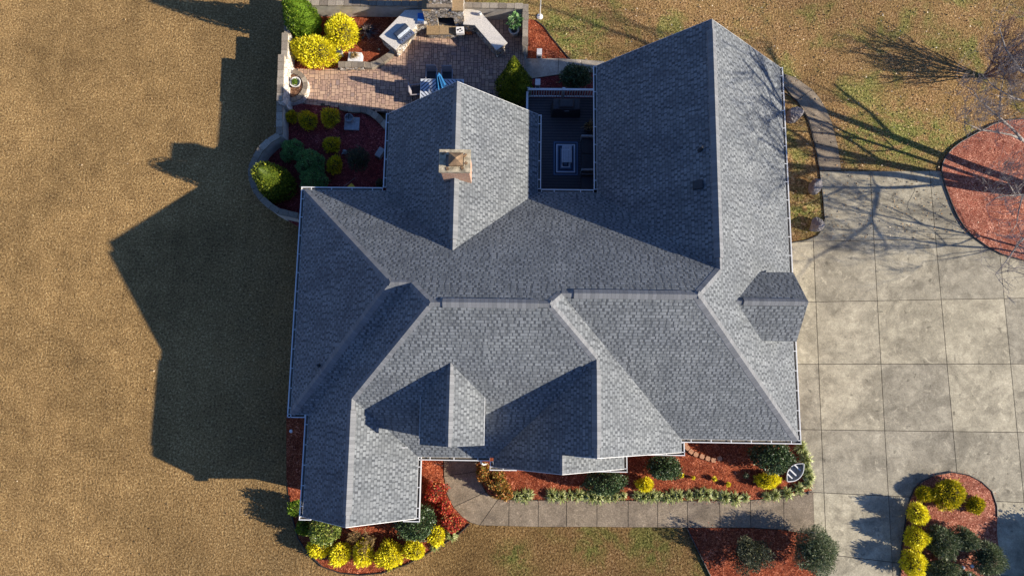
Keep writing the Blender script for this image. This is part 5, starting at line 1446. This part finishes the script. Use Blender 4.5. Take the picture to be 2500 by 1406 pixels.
def chair(px, py, rz, label, first=[None], mseat='chair_dark'):
    q = G(px, py, ZP + .5)
    if first[0] is None:
        t = thing("patio_chair", label, "chair", (q.x, q.y, ZP), rz, "chairs round the patio table")
        bb = MB(); bb.box((0, 0, .43), (.50, .48, .06)); bb.build("seat", M['chair_dark'], t)
        bb = MB(); bb.box((0, .25, .70), (.50, .04, .52), 0, 0, 1.0, -.15); bb.build("backrest", M['chair_light'], t)
        for s in (-1, 1):
            bb = MB(); bb.box((s * .265, 0, .64), (.045, .52, .03)); bb.build("armrest", M['chair_light'], t)
            for y in (-.22, .22):
                bb = MB(); bb.box((s * .25, y, .31), (.035, .035, .63)); bb.build("leg", M['black'], t)
        first[0] = t
    else:
        t = copy_tree(first[0]); t.location = (q.x, q.y, ZP); t.rotation_euler.z = rz; t['label'] = label
    return t
chair(1054, 183, 0, "dark patio chair left of the umbrella at the back of the table")
chair(1092, 184, 0, "dark patio chair right of the umbrella at the back of the table")
chair(1015, 222, 1.65, "patio chair with pale back at the left end of the table")

# ---------------------------------------------------------------- deck
dk = [(0.3, 9.0), (3.75, 9.0), (3.75, G(1400, 238, ZD).y - .03), (G(1286, 240, ZD).x, G(1400, 238, ZD).y - .03), (G(1286, 240, ZD).x, 12.6), (0.3, 12.6)]
bb = MB(); bb.prism(dk, -.1, ZD)
tag(bb.build("deck", M['deck']), "dark boarded deck in the gap between the two back wings", "deck")
ya = G(1400, 238, ZD).y
rx0, rx1 = G(1287, 238, ZD).x, 3.7
rl = thing("deck_railing", "white baluster railing along the outer edge of the deck", "railing", (rx0, ya, ZD))
Lr = rx1 - rx0
bb = MB(); bb.box((Lr / 2, 0, .88), (Lr, .10, .06)); bb.build("top_rail", M['white'], rl)
bb = MB(); bb.box((Lr / 2, 0, .10), (Lr, .06, .05)); bb.build("bottom_rail", M['white'], rl)
for x in (.05, Lr * .5, Lr - .05):
    bb = MB(); bb.box((x, 0, .47), (.11, .11, .94)); bb.box((x, 0, .955), (.14, .14, .03)); bb.build("post", M['white'], rl)
nb_ = 28; bal = MB(); bal.box((0, 0, .49), (.04, .04, .74)); bo = None
for i in range(nb_):
    x = Lr * (i + .5) / nb_
    if bo is None: bo = bal.build("baluster", M['white'], rl); k2 = bo
    else: k2 = bo.copy(); col.objects.link(k2)
    k2.location = (x, 0, 0)
yl = 12.9
rl2 = thing("deck_railing", "short white railing at the left side of the deck by the conifer", "railing", (rx0, ya - .12, ZD))
bb = MB(); L2 = ya - .12 - yl
bb.box((0, -L2 / 2, .88), (.10, L2, .06)); bb.build("top_rail", M['white'], rl2)
bb = MB(); bb.box((0, -L2 / 2, .10), (.06, L2, .05)); bb.build("bottom_rail", M['white'], rl2)
for i in range(6):
    k2 = bo.copy(); col.objects.link(k2); k2.parent = rl2; k2.location = (0, -L2 * (i + .5) / 6, 0)
q = G(1382, 262, ZD + .6)
cg = thing("covered_grill", "grill under a black cover just inside the deck railing", "covered grill", (q.x, q.y, ZD))
bb = MB(); bb.box((0, 0, .5), (1.45, .62, 1.0), 0, 0, .9); bb.box((0, 0, 1.06), (.8, .5, .14), 0, 0, .8); bb.build("cover", M['cover_black'], cg, bevel=.07)
bb = MB(); bb.tube([(-.1, -.33, .9), (.12, -.33, .9)], .012, 6); bb.build("handle", M['slate'], cg)
q = G(1438, 308, ZD + .4)
dp = thing("potted_plant", "dark round pot with a dried plant on the deck by the right wing", "potted plant", (q.x, q.y, ZD))
bb = MB(); bb.lathe([(.16, 0), (.25, .2), (.26, .38), (.22, .38), (.2, .3), (.0, .3)], 18); bb.build("pot", M['pot_dark'], dp, smooth=True)
V, F = clump_geo(.36, .4, 40, 12); V[:, 2] += .3; np_mesh("dry_plant", V, F, M['dry'], dp)
q = G(1381, 387, ZD)
rg = thing("rug", "striped blue and white rug on the dark deck", "rug", (q.x, q.y, ZD))
bb = MB(); bb.box((0, 0, .006), (1.24, 1.76, .012)); bb.build("rug_face", M['rug'], rg)
q = G(1384, 375, ZD + .42)
ct = thing("coffee_table", "pale slatted coffee table on the striped rug", "table", (q.x, q.y, ZD + .012))
for i in range(6):
    bb = MB(); bb.box((-.20 + .08 * i, 0, .40), (.068, .90, .03)); bb.build("slat", M['coffee_slat'], ct)
bb = MB(); bb.box((0, -.38, .365), (.46, .05, .04)); bb.box((0, .38, .365), (.46, .05, .04)); bb.build("frame", M['coffee_slat'], ct)
for sx_ in (-1, 1):
    for sy_ in (-1, 1):
        bb = MB(); bb.box((sx_ * .19, sy_ * .38, .172), (.05, .05, .345)); bb.build("leg", M['coffee_slat'], ct)
q = G(1437, 375, ZD + .5)
sf = thing("wicker_sofa", "dark wicker sofa facing the striped rug", "sofa", (q.x, q.y, ZD))
bb = MB(); bb.box((0, 0, .2), (.62, 1.6, .32)); bb.build("base", M['wicker'], sf)
bb = MB(); bb.box((.30, 0, .55), (.10, 1.78, .72)); bb.build("backrest", M['wicker'], sf)
for s in (-1, 1):
    bb = MB(); bb.box((-.03, s * .845, .34), (.66, .09, .60)); bb.build("armrest", M['slate'], sf)
for s in (-1, 1):
    bb = MB(); bb.box((-.04, s * .39, .42), (.56, .76, .12)); bb.build("cushion", M['cover_black'], sf, bevel=.03)
q = G(1436, 444, ZD + .5)
dc = thing("deck_chair", "black wicker armchair in the shaded corner of the deck", "chair", (q.x, q.y, ZD), -1.57)
bb = MB(); bb.box((0, 0, .22), (.62, .6, .40)); bb.build("seat", M['wicker'], dc)
bb = MB(); bb.box((0, .29, .6), (.66, .10, .7)); bb.build("backrest", M['wicker'], dc)
for s in (-1, 1):
    bb = MB(); bb.box((s * .34, -.03, .33), (.08, .6, .62)); bb.build("armrest", M['wicker'], dc)

# flagpole
q = G(1318, 42, 0)
fl = thing("flagpole", "slim white flagpole on a round white base in the lawn", "flagpole", tuple(q))
bb = MB(); bb.lathe([(.16, 0), (.16, .05), (.07, .09)], 20); bb.build("base", M['white'], fl)
bb = MB(); bb.tube([(0, 0, .05), (0, 0, 6)], [.03, .022], 8); bb.build("pole", M['white'], fl)
bb = MB(); bb.lathe([(.01, 6), (.05, 6.05), (.01, 6.1)], 10); bb.build("finial", M['white'], fl)
# black plant hook by the porch
q = G(1079, 1128, .05)
hk = thing("plant_hook", "black iron plant hook beside the porch step", "plant hook", (q.x, q.y, .05))
bb = MB(); bb.tube([(0, 0, -.1), (0, 0, 1.5), (.05, 0, 1.65), (.16, 0, 1.68), (.22, 0, 1.6)], .014, 6); bb.tube([(0, 0, 1.2), (-.14, .05, 1.3), (-.2, .06, 1.2)], .012, 6); bb.build("hook", M['black'], hk)

# boulders
def boulder(px, py, r, h, seed, label, rz):
    q = G(px, py, h * .5)
    bm = bmesh.new(); bmesh.ops.create_icosphere(bm, subdivisions=4, radius=1)
    rs = np.random.default_rng(seed); cs = unit(rs.normal(size=(9, 3))); of = rs.uniform(.58, .92, 9)
    for v in bm.verts:
        d = np.array(v.co); k = 1.0
        for c, o_ in zip(cs, of):
            dt = float(d @ c)
            if dt > .2: k = min(k, o_ / dt)
        nn = .03 * math.sin(9 * d[0] + seed) * math.sin(11 * d[1]) + .035 * math.sin(23 * d[0] + 9 * d[1] + 5 * d[2])
        v.co = Vector((d[0] * r * (k + nn), d[1] * r * .8 * (k + nn), max(d[2] * h * .62 * (k + nn) + h * .45, -.03)))
    me = bpy.data.meshes.new("boulder"); bm.to_mesh(me); bm.free(); me.materials.append(M['boulder'])
    o = bpy.data.objects.new("boulder", me); col.objects.link(o); o.location = (q.x, q.y, .05); o.rotation_euler.z = rz
    tag(o, label, "boulder", "boulders in the side strip")
boulder(1938, 283, .48, .8, 4, "dark shaded boulder at the top of the side strip", .5)
boulder(1990, 456, .40, .75, 9, "pale grey boulder halfway along the side strip", 1.1)
boulder(1994, 548, .43, .65, 15, "tan rounded boulder at the bottom of the side strip", .4)

# tan edging blocks in the front bed
EB = [(1672, 1083, .5), (1678, 1093, .7), (1687, 1102, .9), (1699, 1109, 1.2), (1714, 1114, 1.35), (1728, 1119, 1.3), (1742, 1123, 1.5), (1757, 1119, 1.9)]
e0 = None
for i, (px, py, a) in enumerate(EB):
    q = G(px, py, .16)
    if e0 is None:
        bb = MB(); bb.prism([(-.09, -.1), (.09, -.1), (.115, .0), (.085, .11), (-.085, .11), (-.115, 0)], 0, .13); e0 = bb.build("edging_block", M['edge_block'], bevel=.012); o = e0
    else: o = e0.copy(); col.objects.link(o)
    o.location = (q.x, q.y, .055); o.rotation_euler.z = [-.95, -.85, -.65, -.45, -.35, -.3, -.05, .35][i]
    tag(o, "tan edging block in the curved row under the right front eaves", "edging block", "edging blocks in the front bed")

# small ornamental boat
ba, bz = G(1960, 1131, .3), G(1920, 1174, .3)
bc_ = (ba + bz) / 2; bl = (ba - bz).length / 2
bo_ = thing("small_boat", "small white-rimmed ornamental rowboat lying in the mulch by the driveway", "ornamental boat", (bc_.x, bc_.y, .06), math.atan2(ba.y - bz.y, ba.x - bz.x))
N = 12; hull = MB(); rim = MB()
def hw_(t): return .30 * (1 - abs(t) ** 2.2)
for i in range(N + 1):
    t = -1 + 2 * i / N; x = t * bl; wd_ = max(hw_(t), .012)
    for (f, z) in ((1, .30 + .06 * t * t), (.8, .12), (.35, .02), (-.35, .02), (-.8, .12), (-1, .30 + .06 * t * t)):
        hull.v.append((x, wd_ * f, z))
for i in range(N):
    for j in range(5): hull.f.append((i * 6 + j, i * 6 + j + 1, (i + 1) * 6 + j + 1, (i + 1) * 6 + j)); hull.m.append(0)
hull.build("hull", M['slate'], bo_)
for s in (-1, 1): rim.tube([(-bl + 2 * bl * i / N, s * max(hw_(-1 + 2 * i / N), .01), .30 + .06 * (-1 + 2 * i / N) ** 2) for i in range(N + 1)], .02, 6)
rim.build("rim", M['white'], bo_)
for t in (-.5, -.1, .45):
    bb = MB(); bb.box((t * bl, .04, .22), (.06, 1.5 * hw_(t), .03)); bb.build("thwart", M['white'], bo_)

# lights among the island shrubs
for (px, py, lab) in ((2351, 1384, "left one of the silver spotlights among the island shrubs"), (2373, 1381, "right one of the silver spotlights among the island shrubs"), (2367, 1402, "lowest silver spotlight among the island shrubs")):
    q = G(px, py, .75)
    t = thing("garden_light", lab, "garden light", (q.x, q.y, .07), random.uniform(0, 3), "silver spotlights on the island")
    bb = MB(); bb.tube([(0, 0, 0), (0, 0, .68)], .02, 6); bb.build("post", M['steel'], t)
    bb = MB(); bb.lathe([(.03, .62), (.07, .66), (.075, .72), (.03, .77)], 14); bb.build("lamp_shade", M['white'], t)
# tiny low lamp by the driveway corner of the front bed
path_light(1967, 1201, .06, "small dark path light at the driveway corner of the front bed", .25)
# white drain caps in the side mulch
for (px, py, lab) in ((711, 1052, "small pale drain cap in the shaded mulch left of the house"), (1023, 1212, "small pale drain cap under the right gutter of the left front wing")):
    q = G(px, py, .05); bb = MB(); bb.lathe([(.08, 0), (.08, .05), (.06, .07)], 14)
    o = bb.build("drain_cap", M['pale_box']); o.location = (q.x, q.y, .05); tag(o, lab, "drain cap")
# unseen leafy mass, added beyond the right edge to shade the driveway
q = G(2572, 1390, 0)
t = thing("shadow_caster_shrub", "unseen leafy mass added beyond the right edge to shade the driveway", "shrub", (q.x, q.y, .03))
V, F = bush_geo(1.1, 1.9, 1.5, 14000, .09, .06, 55, amp=.04, spread=.3, cs=.93); np_mesh("foliage", V, F, M['hinoki'], t); stems(t, 1.6, 4, .05, .3)

# fallen leaves on the lawn and the paving
n = 5200
xs = np.concatenate([rng.uniform(-3, 30, n), rng.uniform(-24, -9, 160)]); ys = np.concatenate([rng.uniform(8, 22, n), rng.uniform(-8, 20, 160)])
keep = ~((xs > -11) & (xs < 12.2) & (ys < 15.6)) & ~((xs > -12) & (xs < 1.0))
keep |= (xs < -12)
xs, ys = xs[keep], ys[keep]
p = np.stack([xs, ys, np.full(len(xs), .06)], 1); ph = rng.uniform(0, 6.28, len(xs))
a = unit(np.stack([np.cos(ph), np.sin(ph), rng.uniform(-.1, .5, len(xs))], 1))
V, F = leaves(p, a, .09, .06)
struct(np_mesh("fallen_leaves", V, F, M['leaflitter']), 'stuff')

# mulch chips spilled over the edges of the beds
cp = []
for ring in (isl[1:15], circ[2:19], front_e[2:11], south_bed[:5], front_w[3:15], tri[:6]):
    pts = [Vector(G2(x, y)) for x, y in ring]
    for i in range(len(pts) - 1):
        a_, c_ = pts[i], pts[i + 1]; t_ = c_ - a_; L_ = t_.length
        nn = Vector((-t_.y, t_.x)).normalized()
        for k in range(int(L_ * 26)):
            q_ = a_ + t_ * random.random() + nn * random.gauss(0, .10)
            cp.append((q_.x, q_.y, .085))
p = np.array(cp); ph = rng.uniform(0, 6.28, len(p))
a = unit(np.stack([np.cos(ph), np.sin(ph), rng.uniform(-.1, .3, len(p))], 1))
V, F = leaves(p, a, .07, .022)
M['chip'] = leafm("mulch_chip", [(0, (0.10, 0.018, 0.010)), (0.6, (0.32, 0.07, 0.035)), (1, (0.50, 0.22, 0.13))], 0.85, 0)
struct(np_mesh("mulch_chips", V, F, M['chip']), 'stuff')
